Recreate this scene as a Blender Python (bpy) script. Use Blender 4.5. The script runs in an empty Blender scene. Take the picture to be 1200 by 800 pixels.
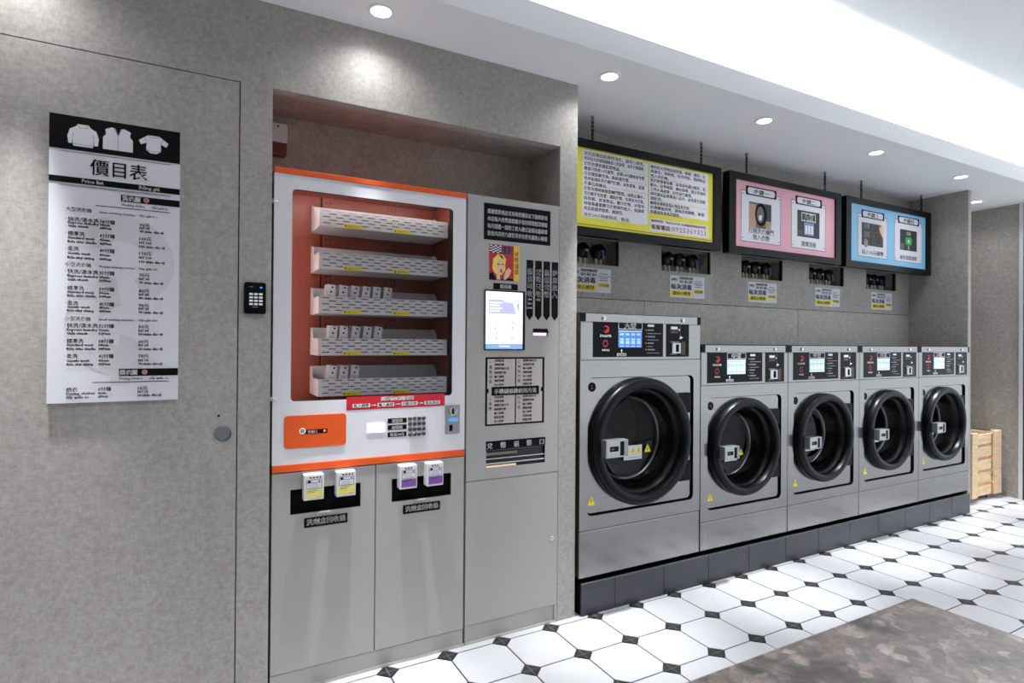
import bpy, math, random
from mathutils import Vector, Matrix
from mathutils.geometry import tessellate_polygon

random.seed(7)
scene = bpy.context.scene
COL = scene.collection

# ------------------------------------------------------------------ camera
CAM_Y, CAM_H = -2.3616, 1.35
YAW, PITCH, ROLL, FOC = 0.49734, 0.004082, 0.007284, 674.7354
cy, sy, cp, sp = math.cos(YAW), math.sin(YAW), math.cos(PITCH), math.sin(PITCH)
fw = Vector((sy * cp, cy * cp, sp)); rt = Vector((cy, -sy, 0)); up = rt.cross(fw)
cr, sr = math.cos(ROLL), math.sin(ROLL)
rx, ux = cr * rt + sr * up, -sr * rt + cr * up
cam_d = bpy.data.cameras.new('camera'); cam = bpy.data.objects.new('camera', cam_d); COL.objects.link(cam)
M = Matrix.Identity(4)
for i in range(3):
    M[i][0], M[i][1], M[i][2] = rx[i], ux[i], -fw[i]
M[0][3], M[1][3], M[2][3] = 0.0, CAM_Y, CAM_H
cam.matrix_world = M
cam_d.sensor_width = 36.0; cam_d.lens = FOC * 36.0 / 1200.0
cam_d.clip_start = 0.05
cam_d.dof.use_dof = True; cam_d.dof.focus_distance = 3.4; cam_d.dof.aperture_fstop = 5.6
scene.camera = cam

# ------------------------------------------------------------------ world, exposure, lamps' strengths
world = bpy.data.worlds.new('world'); scene.world = world; world.use_nodes = True
wb = world.node_tree.nodes['Background']
wb.inputs[0].default_value = (0.86, 0.93, 1.0, 1); wb.inputs[1].default_value = 1.0   # daylight through the open shop front
vs = scene.view_settings
vs.view_transform = 'Standard'; vs.look = 'None'; vs.gamma = 1.0; vs.use_curve_mapping = False
vs.exposure = 0.62
SPOT_W, SPILL_W = 225.0, 7.5     # ceiling downlights: beam and spill
COVE_E = 84.0                    # led strip in the ceiling cove
ROOM_FILL_W = 66.0                    # added unseen downlights that fill the rest of the room

# ------------------------------------------------------------------ materials
def lin(c):
    return tuple((v / 12.92 if v <= 0.04045 else ((v + 0.055) / 1.055) ** 2.4) for v in c)
def rgb(r, g, b):
    return lin((r / 255, g / 255, b / 255))
MATS = {}
def mat(name, color, rough=0.5, metal=0.0, emit=0.0, spec=0.5, coat=0.0):
    if name in MATS: return MATS[name]
    m = bpy.data.materials.new(name); m.use_nodes = True; MATS[name] = m
    b = m.node_tree.nodes['Principled BSDF']
    b.inputs['Base Color'].default_value = (*color, 1); b.inputs['Roughness'].default_value = rough
    b.inputs['Metallic'].default_value = metal; b.inputs['Specular IOR Level'].default_value = spec
    if coat: b.inputs['Coat Weight'].default_value = coat; b.inputs['Coat Roughness'].default_value = 0.08
    if emit:
        b.inputs['Emission Color'].default_value = (*color, 1); b.inputs['Emission Strength'].default_value = emit
    return m
def nodes(m):
    nt = m.node_tree
    return nt, nt.nodes['Principled BSDF'], (lambda t: nt.nodes.new(t)), nt.links.new
def ramp(nt, stops):
    r = nt.nodes.new('ShaderNodeValToRGB'); cr_ = r.color_ramp
    while len(cr_.elements) < len(stops): cr_.elements.new(0.5)
    for e, (p, c) in zip(cr_.elements, stops):
        e.position = p; e.color = (*c, 1)
    return r
def noise(nt, L, coord, scale, detail=4, rough=0.6, stretch=None):
    n = nt.nodes.new('ShaderNodeTexNoise'); n.inputs['Scale'].default_value = scale
    n.inputs['Detail'].default_value = detail; n.inputs['Roughness'].default_value = rough
    if stretch:
        mp = nt.nodes.new('ShaderNodeMapping'); mp.inputs['Scale'].default_value = stretch
        L(coord, mp.inputs['Vector']); coord = mp.outputs[0]
    L(coord, n.inputs['Vector']); return n
def mixc(nt, L, a, b, fac, mode='MIX'):
    x = nt.nodes.new('ShaderNodeMix'); x.data_type = 'RGBA'; x.blend_type = mode
    for s, v in ((6, a), (7, b)):
        if isinstance(v, tuple): x.inputs[s].default_value = (*v, 1)
        else: L(v, x.inputs[s])
    if isinstance(fac, float): x.inputs[0].default_value = fac
    else: L(fac, x.inputs[0])
    return x.outputs[2]
def concrete(name, dark, light, rough=0.55):
    m = mat(name, light, rough); nt, b, N, L = nodes(m)
    co = N('ShaderNodeNewGeometry').outputs['Position']
    n1 = noise(nt, L, co, 9, 10, 0.78)
    r1 = ramp(nt, [(0.36, dark), (0.64, light)]); L(n1.outputs[0], r1.inputs[0])
    n2 = noise(nt, L, co, 46, 4, 0.65)
    n3 = noise(nt, L, co, 42, 3, 0.6, (1, 1, 4.5)); n4 = noise(nt, L, co, 42, 3, 0.6, (4.5, 1, 1))
    r2 = ramp(nt, [(0.38, (0.86, 0.86, 0.855)), (0.6, (1.04, 1.04, 1.04))]); L(n2.outputs[0], r2.inputs[0])
    r3 = ramp(nt, [(0.3, (0.88, 0.88, 0.875)), (0.7, (1.08, 1.08, 1.08))]); L(n3.outputs[0], r3.inputs[0])
    r4 = ramp(nt, [(0.3, (0.88, 0.88, 0.875)), (0.7, (1.08, 1.08, 1.08))]); L(n4.outputs[0], r4.inputs[0])
    c = mixc(nt, L, r1.outputs[0], r2.outputs[0], 1.0, 'MULTIPLY')
    c = mixc(nt, L, c, r3.outputs[0], 1.0, 'MULTIPLY'); c = mixc(nt, L, c, r4.outputs[0], 1.0, 'MULTIPLY')
    L(c, b.inputs['Base Color'])
    return m
WALL = concrete('wall_laminate', rgb(163, 159, 153), rgb(176, 172, 167))
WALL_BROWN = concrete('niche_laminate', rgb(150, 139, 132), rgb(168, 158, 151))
CEIL = mat('ceiling_paint', rgb(240, 241, 243), 0.8)
GROUT = mat('grout', rgb(52, 52, 56), 0.9)
DARK = mat('dark_gap', rgb(14, 13, 13), 0.9, spec=0.1)
def steel(name, base, rough):
    m = mat(name, base, rough, 1.0); nt, b, N, L = nodes(m)
    co = N('ShaderNodeTexCoord').outputs['Object']
    n = noise(nt, L, co, 9, 4, 0.6, (0.5, 8, 22))
    mr = N('ShaderNodeMapRange'); mr.inputs[3].default_value = rough - 0.02; mr.inputs[4].default_value = rough + 0.03
    L(n.outputs[0], mr.inputs[0]); L(mr.outputs[0], b.inputs['Roughness'])
    r = ramp(nt, [(0.3, tuple(v * 0.93 for v in base)), (0.7, tuple(min(1, v * 1.05) for v in base))])
    L(n.outputs[0], r.inputs[0]); L(r.outputs[0], b.inputs['Base Color'])
    return m
STEEL = steel('brushed_steel', (0.30, 0.295, 0.29), 0.17)
CHROME = mat('chrome', (0.75, 0.75, 0.76), 0.15, 1.0)
BOLT = mat('bolt_steel', (0.8, 0.8, 0.82), 0.22, 1.0)
DRUM = mat('drum_steel', (0.10, 0.10, 0.10), 0.3, 1.0)
BLACKG = mat('black_gloss_plastic', rgb(7, 7, 9), 0.32, spec=0.2)
BLACKM = mat('black_matt', rgb(9, 9, 11), 0.5, spec=0.15)
PANEL = mat('black_panel_print', rgb(8, 9, 12), 0.35, spec=0.12)
WHITE = mat('white_gloss_paint', rgb(222, 221, 226), 0.3)
PAPER = mat('white_print', rgb(222, 222, 230), 0.55)
ORANGE = mat('orange_paint', rgb(226, 88, 30), 0.35)
INSIDE = mat('vending_interior_orange', rgb(132, 58, 42), 0.38)
NAVY = mat('navy_gasket_shade', rgb(28, 32, 42), 0.5)
CAB = mat('grey_metal_paint', rgb(168, 166, 163), 0.42)
CABD = mat('grey_metal_edge', rgb(120, 116, 113), 0.5)
INK = mat('black_ink', rgb(12, 12, 14), 0.6, spec=0.12)
INKB = mat('grey_blue_ink', rgb(58, 58, 88), 0.6, spec=0.1)
RED = mat('red_print', rgb(196, 30, 44), 0.45)
REDINK = mat('red_ink', rgb(168, 52, 58), 0.5)
WINK = mat('white_ink', rgb(244, 244, 246), 0.5)
GREYP = mat('grey_print', rgb(196, 196, 202), 0.55)
GREYM = mat('mid_grey_print', rgb(140, 140, 146), 0.55)
YEL = mat('yellow_print', rgb(246, 226, 36), 0.5)
YELP = mat('pale_yellow_print', rgb(226, 216, 120), 0.5)
PURP = mat('purple_print', rgb(120, 84, 160), 0.5)
SIGNY = mat('sign_yellow', rgb(222, 214, 66), 0.45)
SIGNP = mat('sign_pink', rgb(226, 168, 182), 0.45)
SIGNB = mat('sign_blue', rgb(136, 196, 232), 0.45)
SKIN = mat('skin_print', rgb(232, 190, 150), 0.5)
BLOND = mat('blond_print', rgb(240, 214, 100), 0.5)
BROWN = mat('brown_print', rgb(92, 66, 54), 0.5)
ALUM = mat('aluminium', rgb(176, 178, 182), 0.35, 0.9)
BLUEL = mat('blue_light', rgb(60, 130, 220), 0.4, emit=0.8)
GREENP = mat('green_print', rgb(40, 170, 90), 0.5)
SCREEN = mat('screen_white', (0.80, 0.86, 0.92), 0.3, emit=0.72)
SCRLAV = mat('screen_lavender', rgb(176, 176, 214), 0.3, emit=0.55)
SCRBLU = mat('screen_blue', rgb(120, 160, 205), 0.3, emit=0.6)
SCRPINK = mat('screen_pink', rgb(226, 190, 240), 0.3, emit=1.0)
WSCR = mat('washer_screen', rgb(70, 118, 200), 0.3, emit=0.4)
WSCR2 = mat('washer_screen_pale', rgb(150, 188, 222), 0.3, emit=0.45)
LCD = mat('lcd_white', rgb(206, 216, 236), 0.3, emit=0.6)
LAMP = mat('lamp_lens', (1.0, 0.98, 0.95), 0.4, emit=6.0)
COVE = mat('led_strip', (0.95, 0.98, 1.0), 0.4, emit=COVE_E)
PIPE = mat('pale_pipe', rgb(206, 196, 180), 0.4)
BLUEP = mat('blue_plastic', rgb(36, 60, 130), 0.35)
def tile_mat(name, base, var, rough):
    m = mat(name, base, rough); nt, b, N, L = nodes(m)
    co = N('ShaderNodeNewGeometry').outputs['Position']
    n = noise(nt, L, co, 9, 4, 0.6)
    r = ramp(nt, [(0.3, tuple(v * (1 - var) for v in base)), (0.7, base)]); L(n.outputs[0], r.inputs[0])
    L(r.outputs[0], b.inputs['Base Color']); return m
TILE = tile_mat('white_tile', rgb(196, 197, 201), 0.06, 0.3)
ACC = tile_mat('charcoal_tile', rgb(34, 36, 38), 0.25, 0.4)
ACCL = mat('accent_line', rgb(118, 120, 122), 0.5)
PLTILE = tile_mat('plinth_slate', rgb(58, 60, 68), 0.25, 0.35)
def wood():
    m = mat('pine', rgb(226, 196, 156), 0.6); nt, b, N, L = nodes(m)
    co = N('ShaderNodeTexCoord').outputs['Object']
    n = noise(nt, L, co, 7, 5, 0.65, (1.2, 8, 8))
    r = ramp(nt, [(0.3, rgb(214, 180, 140)), (0.55, rgb(232, 204, 166)), (0.75, rgb(242, 222, 192))]); L(n.outputs[0], r.inputs[0])
    v = N('ShaderNodeTexVoronoi'); v.inputs['Scale'].default_value = 8.5; L(co, v.inputs['Vector'])
    k = ramp(nt, [(0.05, rgb(120, 78, 48)), (0.13, (1, 1, 1))]); L(v.outputs['Distance'], k.inputs[0])
    L(mixc(nt, L, r.outputs[0], k.outputs[0], 1.0, 'MULTIPLY'), b.inputs['Base Color']); return m
PINE = wood()
def marble():
    m = mat('brown_breccia_marble', rgb(130, 116, 108), 0.32); nt, b, N, L = nodes(m)
    co = N('ShaderNodeNewGeometry').outputs['Position']
    w = noise(nt, L, co, 14, 4, 0.6)
    wv = mixc(nt, L, co, w.outputs['Color'], 0.05)
    v = N('ShaderNodeTexVoronoi'); v.inputs['Scale'].default_value = 46; v.inputs['Randomness'].default_value = 1; L(wv, v.inputs['Vector'])
    v2 = N('ShaderNodeTexVoronoi'); v2.feature = 'DISTANCE_TO_EDGE'; v2.inputs['Scale'].default_value = 46; L(wv, v2.inputs['Vector'])
    sep = N('ShaderNodeSeparateColor'); L(v.outputs['Color'], sep.inputs[0])
    r = ramp(nt, [(0.0, rgb(98, 90, 85)), (0.78, rgb(120, 110, 104)), (1.0, rgb(152, 142, 135))]); L(sep.outputs[0], r.inputs[0])
    e = ramp(nt, [(0.0, (0.62, 0.60, 0.58)), (0.12, (1, 1, 1))]); L(v2.outputs[0], e.inputs[0])
    n = noise(nt, L, co, 42, 7, 0.75); rn = ramp(nt, [(0.36, (0.62, 0.61, 0.60)), (0.65, (1.08, 1.08, 1.08))]); L(n.outputs[0], rn.inputs[0])
    n2 = noise(nt, L, co, 5.6, 4, 0.6); r2 = ramp(nt, [(0.38, (0.34, 0.34, 0.35)), (0.47, (1, 1, 1))]); L(n2.outputs[0], r2.inputs[0])
    c = mixc(nt, L, r.outputs[0], e.outputs[0], 0.8, 'MULTIPLY'); c = mixc(nt, L, c, rn.outputs[0], 1.0, 'MULTIPLY')
    L(mixc(nt, L, c, r2.outputs[0], 1.0, 'MULTIPLY'), b.inputs['Base Color']); return m
MARBLE = marble()
def glass(name, tint, ior=1.45, gain=1.0):
    m = bpy.data.materials.new(name); m.use_nodes = True; nt = m.node_tree; nt.nodes.clear()
    o = nt.nodes.new('ShaderNodeOutputMaterial'); mx = nt.nodes.new('ShaderNodeMixShader')
    t = nt.nodes.new('ShaderNodeBsdfTransparent'); t.inputs[0].default_value = (*tint, 1)
    g = nt.nodes.new('ShaderNodeBsdfGlossy'); g.inputs['Roughness'].default_value = 0.02
    f = nt.nodes.new('ShaderNodeFresnel'); f.inputs[0].default_value = ior
    nt.links.new(f.outputs[0], mx.inputs[0]); nt.links.new(t.outputs[0], mx.inputs[1]); nt.links.new(g.outputs[0], mx.inputs[2])
    nt.links.new(mx.outputs[0], o.inputs[0]); return m
GLASS = glass('clear_glass', (0.95, 0.95, 0.95), 1.25)
SMOKE = glass('smoked_door_glass', (0.72, 0.72, 0.72), 1.3)

# ------------------------------------------------------------------ mesh builder
TXT = {}
def text_geo(s, bold):
    k = (s, bold)
    if k not in TXT:
        c = bpy.data.curves.new('t', 'FONT'); c.body = s; c.size = 1.0; c.resolution_u = 1
        o = bpy.data.objects.new('t', c)
        me = bpy.data.meshes.new_from_object(o)
        vs_ = [(v.co.x, v.co.y) for v in me.vertices]; fs = [tuple(p.vertices) for p in me.polygons]
        xs = [v[0] for v in vs_] or [0]; 
        TXT[k] = (vs_, fs, min(xs), max(xs))
        bpy.data.objects.remove(o); bpy.data.curves.remove(c); bpy.data.meshes.remove(me)
    return TXT[k]

class MB:
    def __init__(s): s.v, s.f, s.m, s.mats = [], [], [], []
    def mi(s, m):
        if m not in s.mats: s.mats.append(m)
        return s.mats.index(m)
    def add(s, vs_, fs, m):
        o = len(s.v); s.v += [tuple(v) for v in vs_]; k = s.mi(m)
        for f in fs: s.f.append(tuple(i + o for i in f)); s.m.append(k)
        return s
    def box(s, x0, x1, y0, y1, z0, z1, m):
        vs_ = [(x, y, z) for z in (z0, z1) for y in (y0, y1) for x in (x0, x1)]
        return s.add(vs_, [(0, 2, 3, 1), (4, 5, 7, 6), (0, 1, 5, 4), (2, 6, 7, 3), (0, 4, 6, 2), (1, 3, 7, 5)], m)
    def rect(s, x0, x1, z0, z1, y, m):             # flat print facing the room (-Y)
        return s.add([(x0, y, z0), (x1, y, z0), (x1, y, z1), (x0, y, z1)], [(0, 1, 2, 3)], m)
    def frame(s, x0, x1, z0, z1, t, y, m):
        s.rect(x0, x1, z0, z0 + t, y, m); s.rect(x0, x1, z1 - t, z1, y, m)
        s.rect(x0, x0 + t, z0 + t, z1 - t, y, m); return s.rect(x1 - t, x1, z0 + t, z1 - t, y, m)
    def poly(s, pts, y, m):                        # filled outline in the XZ plane facing -Y
        tri = tessellate_polygon([[Vector((p[0], p[1], 0)) for p in pts]])
        fs = []
        for t in tri:
            a, b, c = [pts[i] for i in t]
            ar = (b[0] - a[0]) * (c[1] - a[1]) - (b[1] - a[1]) * (c[0] - a[0])
            fs.append(tuple(t) if ar > 0 else tuple(reversed(t)))
        return s.add([(p[0], y, p[1]) for p in pts], fs, m)
    def disc(s, x, z, r, y, m, n=20, rz=None):
        rz = rz or r
        return s.add([(x + r * math.cos(2 * math.pi * i / n), y, z + rz * math.sin(2 * math.pi * i / n)) for i in range(n)], [tuple(range(n))], m)
    def plate(s, outer, holes, y0, y1, m, mrev=None):  # slab y0..y1 with outline and holes
        loops = [outer] + holes; allp = [p for l in loops for p in l]; n = len(allp)
        tri = tessellate_polygon([[Vector((p[0], p[1], 0)) for p in l] for l in loops])
        vs_ = [(p[0], y0, p[1]) for p in allp] + [(p[0], y1, p[1]) for p in allp]
        fs = []
        for t in tri:
            a, b, c = [allp[i] for i in t]
            ar = (b[0] - a[0]) * (c[1] - a[1]) - (b[1] - a[1]) * (c[0] - a[0])
            t = tuple(t) if ar > 0 else tuple(reversed(t))
            fs += [t, tuple(i + n for i in reversed(t))]
        s.add(vs_, fs, m)
        o = 0
        for li, l in enumerate(loops):
            k = len(l); q = [(o + i, o + (i + 1) % k, o + (i + 1) % k + n, o + i + n) for i in range(k)]
            s.add(vs_, q, (mrev or m) if li else m); o += k
        return s
    def lathe(s, prof, c, axis, m, n=48):          # prof: (radius, offset along axis)
        a = {'x': 0, 'y': 1, 'z': 2}[axis]; b, d = [i for i in range(3) if i != a]
        vs_ = []
        for r, h in prof:
            for i in range(n):
                t = 2 * math.pi * i / n; p = [0, 0, 0]
                p[a] = c[a] + h; p[b] = c[b] + r * math.cos(t); p[d] = c[d] + r * math.sin(t); vs_.append(p)
        fs = [(j * n + i, j * n + (i + 1) % n, (j + 1) * n + (i + 1) % n, (j + 1) * n + i) for j in range(len(prof) - 1) for i in range(n)]
        return s.add(vs_, fs, m)
    def cyl(s, c, axis, r, h, m, n=20):
        return s.lathe([(0, 0), (r, 0), (r, h), (0, h)], c, axis, m, n)
    def tube(s, pts, r, m, n=8, closed=False):
        pts = [Vector(p) for p in pts]; vs_ = []; k = len(pts)
        for i, p in enumerate(pts):
            a = pts[(i - 1) % k] if closed or i > 0 else p; b = pts[(i + 1) % k] if closed or i < k - 1 else p
            d = (b - a).normalized(); u = d.orthogonal().normalized() if abs(d.x) < 0.9 else d.cross(Vector((0, 0, 1))).normalized()
            if abs(d.y) < 0.95: u = d.cross(Vector((0, 1, 0))).normalized()
            w = d.cross(u)
            for j in range(n):
                t = 2 * math.pi * j / n; vs_.append(p + r * (math.cos(t) * u + math.sin(t) * w))
        fs = [(i * n + j, i * n + (j + 1) % n, ((i + 1) % k) * n + (j + 1) % n, ((i + 1) % k) * n + j) for i in range(k if closed else k - 1) for j in range(n)]
        if not closed: fs += [tuple(range(n)), tuple(range((k - 1) * n, k * n))]
        return s.add(vs_, fs, m)
    def text(s, t, x, z, h, y, m, w=None, al='L', bold=0.0):   # em height h, baseline z; optional width w
        vs_, fs, a, b = text_geo(t, 0)
        if not vs_ or b - a <= 0: return s
        sx = w / (b - a) if w else h
        off = {'L': 0, 'C': -0.5, 'R': -1}[al] * (b - a) * sx
        bold *= 2.1 if m.name == 'white_ink' else 1.35
        for d in ((-bold, 0, bold) if bold > .02 else (-bold * .6, bold * .6) if bold else (0,)):
            s.add([(x + off + (v[0] - a + d) * sx, y, z + (v[1] + d * .4) * h) for v in vs_], fs, m)
        return s
    def vtext(s, t, x, z, h, y, m, pitch=1.05, bold=0.0, sx=1.0):
        for i, ch in enumerate(t): s.text(ch, x, z - h * pitch * (i + 0.85), h, y, m, w=h * 0.86 * sx if ord(ch) > 255 else None, al='C', bold=bold)
        return s
    def build(s, name, parent=None, org=(0, 0, 0), bevel=0, smooth=False, kind=None, seg=2):
        me = bpy.data.meshes.new(name)
        me.from_pydata([(v[0] - org[0], v[1] - org[1], v[2] - org[2]) for v in s.v], [], s.f)
        for m in s.mats: me.materials.append(m)
        me.polygons.foreach_set('material_index', s.m)
        if smooth:
            me.polygons.foreach_set('use_smooth', [True] * len(me.polygons)); me.update()
            me.set_sharp_from_angle(angle=math.radians(38))
        me.update()
        o = bpy.data.objects.new(name, me); COL.objects.link(o)
        if parent: o.parent = parent
        if bevel:
            b = o.modifiers.new('bevel', 'BEVEL'); b.width = bevel; b.segments = seg; b.limit_method = 'ANGLE'; b.angle_limit = 0.6
            b.harden_normals = False
        if kind: o['kind'] = kind
        return o
def rrect(x0, x1, z0, z1, r, n=6):
    out = []
    for cx, cz, a0 in ((x1 - r, z1 - r, 0), (x0 + r, z1 - r, 90), (x0 + r, z0 + r, 180), (x1 - r, z0 + r, 270)):
        for i in range(n + 1):
            t = math.radians(a0 + 90 * i / n); out.append((cx + r * math.cos(t), cz + r * math.sin(t)))
    return out
def circ(x, z, r, n=64):
    return [(x + r * math.cos(2 * math.pi * i / n), z + r * math.sin(2 * math.pi * i / n)) for i in range(n)]
def thing(name, label, cat, loc=(0, 0, 0), group=None):
    o = bpy.data.objects.new(name, None); COL.objects.link(o); o.location = loc; o.empty_display_size = 0.05
    return tag(o, label, cat, group)
def tag(o, label, cat, group=None):
    o['label'] = label; o['category'] = cat
    if group: o['group'] = group
    return o
S = 'structure'
def struct(o): o['kind'] = S; return o

# ------------------------------------------------------------------ ROOM SHELL
ZC, ZU, ZF = 2.638, 3.08, 2.757
XD0, XD1, ZD = -0.86, 0.123, 2.313           # flush door
NX0, NX1, NZ = 0.238, 1.543, 2.317           # niche that holds the vending wall
XP = 1.645                                   # right edge of the pillar
YB = 0.449                                   # wall behind the washers
def wall_grid(mb, x0, x1, z0, z1, y0, y1, holes, m):
    xs = sorted({x0, x1, *[h[0] for h in holes], *[h[1] for h in holes]}); zs = sorted({z0, z1, *[h[2] for h in holes], *[h[3] for h in holes]})
    xs = [x for x in xs if x0 <= x <= x1]; zs = [z for z in zs if z0 <= z <= z1]
    for a, b in zip(xs, xs[1:]):
        for c, d in zip(zs, zs[1:]):
            if any(h[0] <= a + 1e-6 and h[1] >= b - 1e-6 and h[2] <= c + 1e-6 and h[3] >= d - 1e-6 for h in holes): continue
            mb.add([(a, y0, c), (b, y0, c), (b, y0, d), (a, y0, d)], [(0, 1, 2, 3)], m)
            mb.add([(a, y1, c), (b, y1, c), (b, y1, d), (a, y1, d)], [(3, 2, 1, 0)], m)
    for h in holes + [(x0, x1, z0, z1)]:
        a, b, c, d = h
        vv = [(a, y0, c), (b, y0, c), (b, y0, d), (a, y0, d), (a, y1, c), (b, y1, c), (b, y1, d), (a, y1, d)]
        mb.add(vv, [(0, 1, 5, 4), (1, 2, 6, 5), (2, 3, 7, 6), (3, 0, 4, 7)], m)
    return mb
G = 0.004
wall_grid(MB(), -2.4, NX0, 0, ZC, 0, 0.06, [(XD0 - G, XD1 + G, 0, ZD + G)], WALL).build('wall_back', kind=S)
MB().box(NX0, NX1, 0, 0.06, NZ, ZC, WALL).build('wall_header', kind=S)
struct(MB().box(NX1, XP, 0, 0.52, 0, ZC, WALL).build('wall_pillar', kind=S))
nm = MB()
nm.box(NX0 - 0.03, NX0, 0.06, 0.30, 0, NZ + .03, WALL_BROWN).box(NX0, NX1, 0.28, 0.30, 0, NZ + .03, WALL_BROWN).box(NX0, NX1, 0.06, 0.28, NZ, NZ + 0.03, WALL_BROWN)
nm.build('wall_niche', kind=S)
MB().box(XD0 - 0.05, XD1 + 0.05, 0.062, 0.075, 0, ZD + 0.05, DARK).build('trim_1', kind=S)
# flush door with pull ring
door = bpy.data.objects.new('door_1', None); COL.objects.link(door); door['kind'] = S
MB().plate([(XD0, 0.006), (XD1, 0.006), (XD1, ZD), (XD0, ZD)], [circ(0.079, 1.010, 0.027, 32), circ(0.064, 1.079, 0.0045, 12)], 0.0, 0.045, WALL, DARK).build('door_leaf', door)
MB().lathe([(0.033, 0.0), (0.033, -0.003), (0.027, -0.004), (0.025, 0.002), (0.024, 0.022), (0.0, 0.022)], (0.079, 0, 1.010), 'y', ALUM, 40).build('flush_pull', door, smooth=True)
MB().box(XD0, XD1, 0.046, 0.0475, 0.006, ZD, DARK).build('door_backing', door)

# wall behind the washers: joined panels with five valve recesses
RX = [(1.826, 2.273), (2.620, 3.067), (3.372, 3.818), (4.128, 4.575), (4.882, 5.327)]
RZ0, RZ1 = 1.832, 1.985
holes = [(a, b, RZ0, RZ1) for a, b in RX]
wn = wall_grid(MB(), XP, 5.53, 0, ZC, YB + 0.010, YB + 0.03, holes, DARK).build('wall_alcove', kind=S)
wall_grid(MB(), XP, 5.526, 1.630, ZC, YB, YB + 0.012, holes, WALL).build('wall_panel', wn)
for a, b in ((XP, 2.477), (2.481, 3.996), (4.000, 5.526)):
    MB().box(a, b, YB, YB + 0.012, 0.0, 1.626, WALL).build('wall_panel', wn)
for a, b in RX:
    r = MB(); d0, d1 = YB + 0.012, 0.552
    r.box(a - .01, a, d0, d1, RZ0 - .01, RZ1 + .01, WALL).box(b, b + .01, d0, d1, RZ0 - .01, RZ1 + .01, WALL)
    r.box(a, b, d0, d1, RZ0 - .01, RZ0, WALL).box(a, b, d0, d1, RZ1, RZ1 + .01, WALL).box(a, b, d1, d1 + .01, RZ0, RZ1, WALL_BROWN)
    r.box(a, b - 0.055, d1 - 0.006, d1, RZ0, RZ1 - 0.012, CAB).box(b - 0.045, b - 0.038, d1 - 0.01, d1, RZ0 + .01, RZ1 - .03, PIPE)
    r.build('recess', wn)
MB().box(5.526, 5.574, 0.0, 0.52, 0, ZC, WALL).build('wall_partition', kind=S)
MB().box(5.574, 6.45, YB, YB + .05, 0, ZC, WALL).build('wall_recess', kind=S)
MB().box(6.45, 6.52, 0.0, 0.50, 0, ZC, WALL).build('wall_right', kind=S)
MB().box(6.435, 6.52, -0.030, 0.0, 0, ZC, mat('pale_trim', rgb(214, 216, 220), .4)).build('trim_2', kind=S)
MB().box(6.44, 6.52, -0.085, -0.030, 0, ZC, mat('dark_jamb', rgb(40, 42, 46), .4)).build('trim_4', kind=S)
MB().box(-2.45, -2.4, -5.0, 0.06, 0, ZU, WALL).build('wall_left', kind=S)
MB().box(-2.45, 4.6, -5.05, -5.0, 0, ZU, WALL).build('wall_front', kind=S)

# ceiling: low soffit with a lip, cove strip, higher ceiling
MB().box(-2.4, 9.5, -0.300, 0.52, ZC, ZC + 0.05, CEIL).build('soffit', kind=S)
MB().box(-2.4, 9.5, -0.324, -0.300, ZC, ZF, CEIL).build('trim_3', kind=S)
MB().box(-2.4, 9.5, -5.0, 0.52, ZU, ZU + 0.05, CEIL).build('ceiling', kind=S)
MB().box(-2.4, 9.5, 0.50, 0.52, ZC + .05, ZU, CEIL).build('wall_cove', kind=S)
tag(MB().box(-2.3, 9.4, -0.27, -0.245, ZC + 0.051, ZC + 0.062, COVE).build('led_strip'), 'white led strip hidden behind the lip of the low ceiling', 'light')

# floor: octagon tiles with charcoal accents
TS, TX, TY = 0.2634, 3.0624, -0.0391
floor = MB().box(-2.4, 9.5, -5.0, 0.52, -0.06, -0.003, GROUT).build('floor', kind=S)
hs, cc, ha = TS / 2 - 0.0034, 0.0445, 0.0435
octp = [(-hs + cc, -hs), (hs - cc, -hs), (hs, -hs + cc), (hs, hs - cc), (hs - cc, hs), (-hs + cc, hs), (-hs, hs - cc), (-hs, -hs + cc)]
def octo(mb, x, y):
    n = 8; mb.add([(x + p[0], y + p[1], 0.0) for p in octp] + [(x + p[0], y + p[1], -0.006) for p in octp], [tuple(range(8))] + [(i + n, (i + 1) % n + n, (i + 1) % n, i) for i in range(n)], TILE)
def acc(mb, x, y):
    q = [(ha, 0), (0, ha), (-ha, 0), (0, -ha)]
    mb.add([(x + p[0], y + p[1], 0.0) for p in q] + [(x + p[0], y + p[1], -0.006) for p in q], [(0, 1, 2, 3)] + [(i + 4, (i + 1) % 4 + 4, (i + 1) % 4, i) for i in range(4)], ACC)
    l, w, z = ha * 0.8, 0.0013, 0.0004
    mb.add([(x - l, y - w, z), (x + l, y - w, z), (x + l, y + w, z), (x - l, y + w, z)], [(0, 1, 2, 3)], ACCL)
    mb.add([(x - w, y - l, z), (x + w, y - l, z), (x + w, y + l, z), (x - w, y + l, z)], [(0, 1, 2, 3)], ACCL)
ob = MB(); octo(ob, 0, 0); omesh = ob.build('floor_tile', floor); ab = MB(); acc(ab, 0, 0); amesh = ab.build('accent_tile', floor)
rest = MB(); first = [True, True]
def put(src, k, x, y):
    o = src if first[k] else src.copy()
    if not first[k]: COL.objects.link(o); o.parent = floor
    first[k] = False
    o.location = (x, y, random.uniform(-0.0006, 0.0))
def near(x, y):
    p = Vector((x, y, 0)) - Vector((0, CAM_Y, CAM_H)); d = p.dot(fw)
    if d < 0.2: return False
    u, v = 600 + FOC * p.dot(rx) / d, 400 - FOC * p.dot(ux) / d
    return 400 < u < 1225 and v < 850
nw = na = 0
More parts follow.
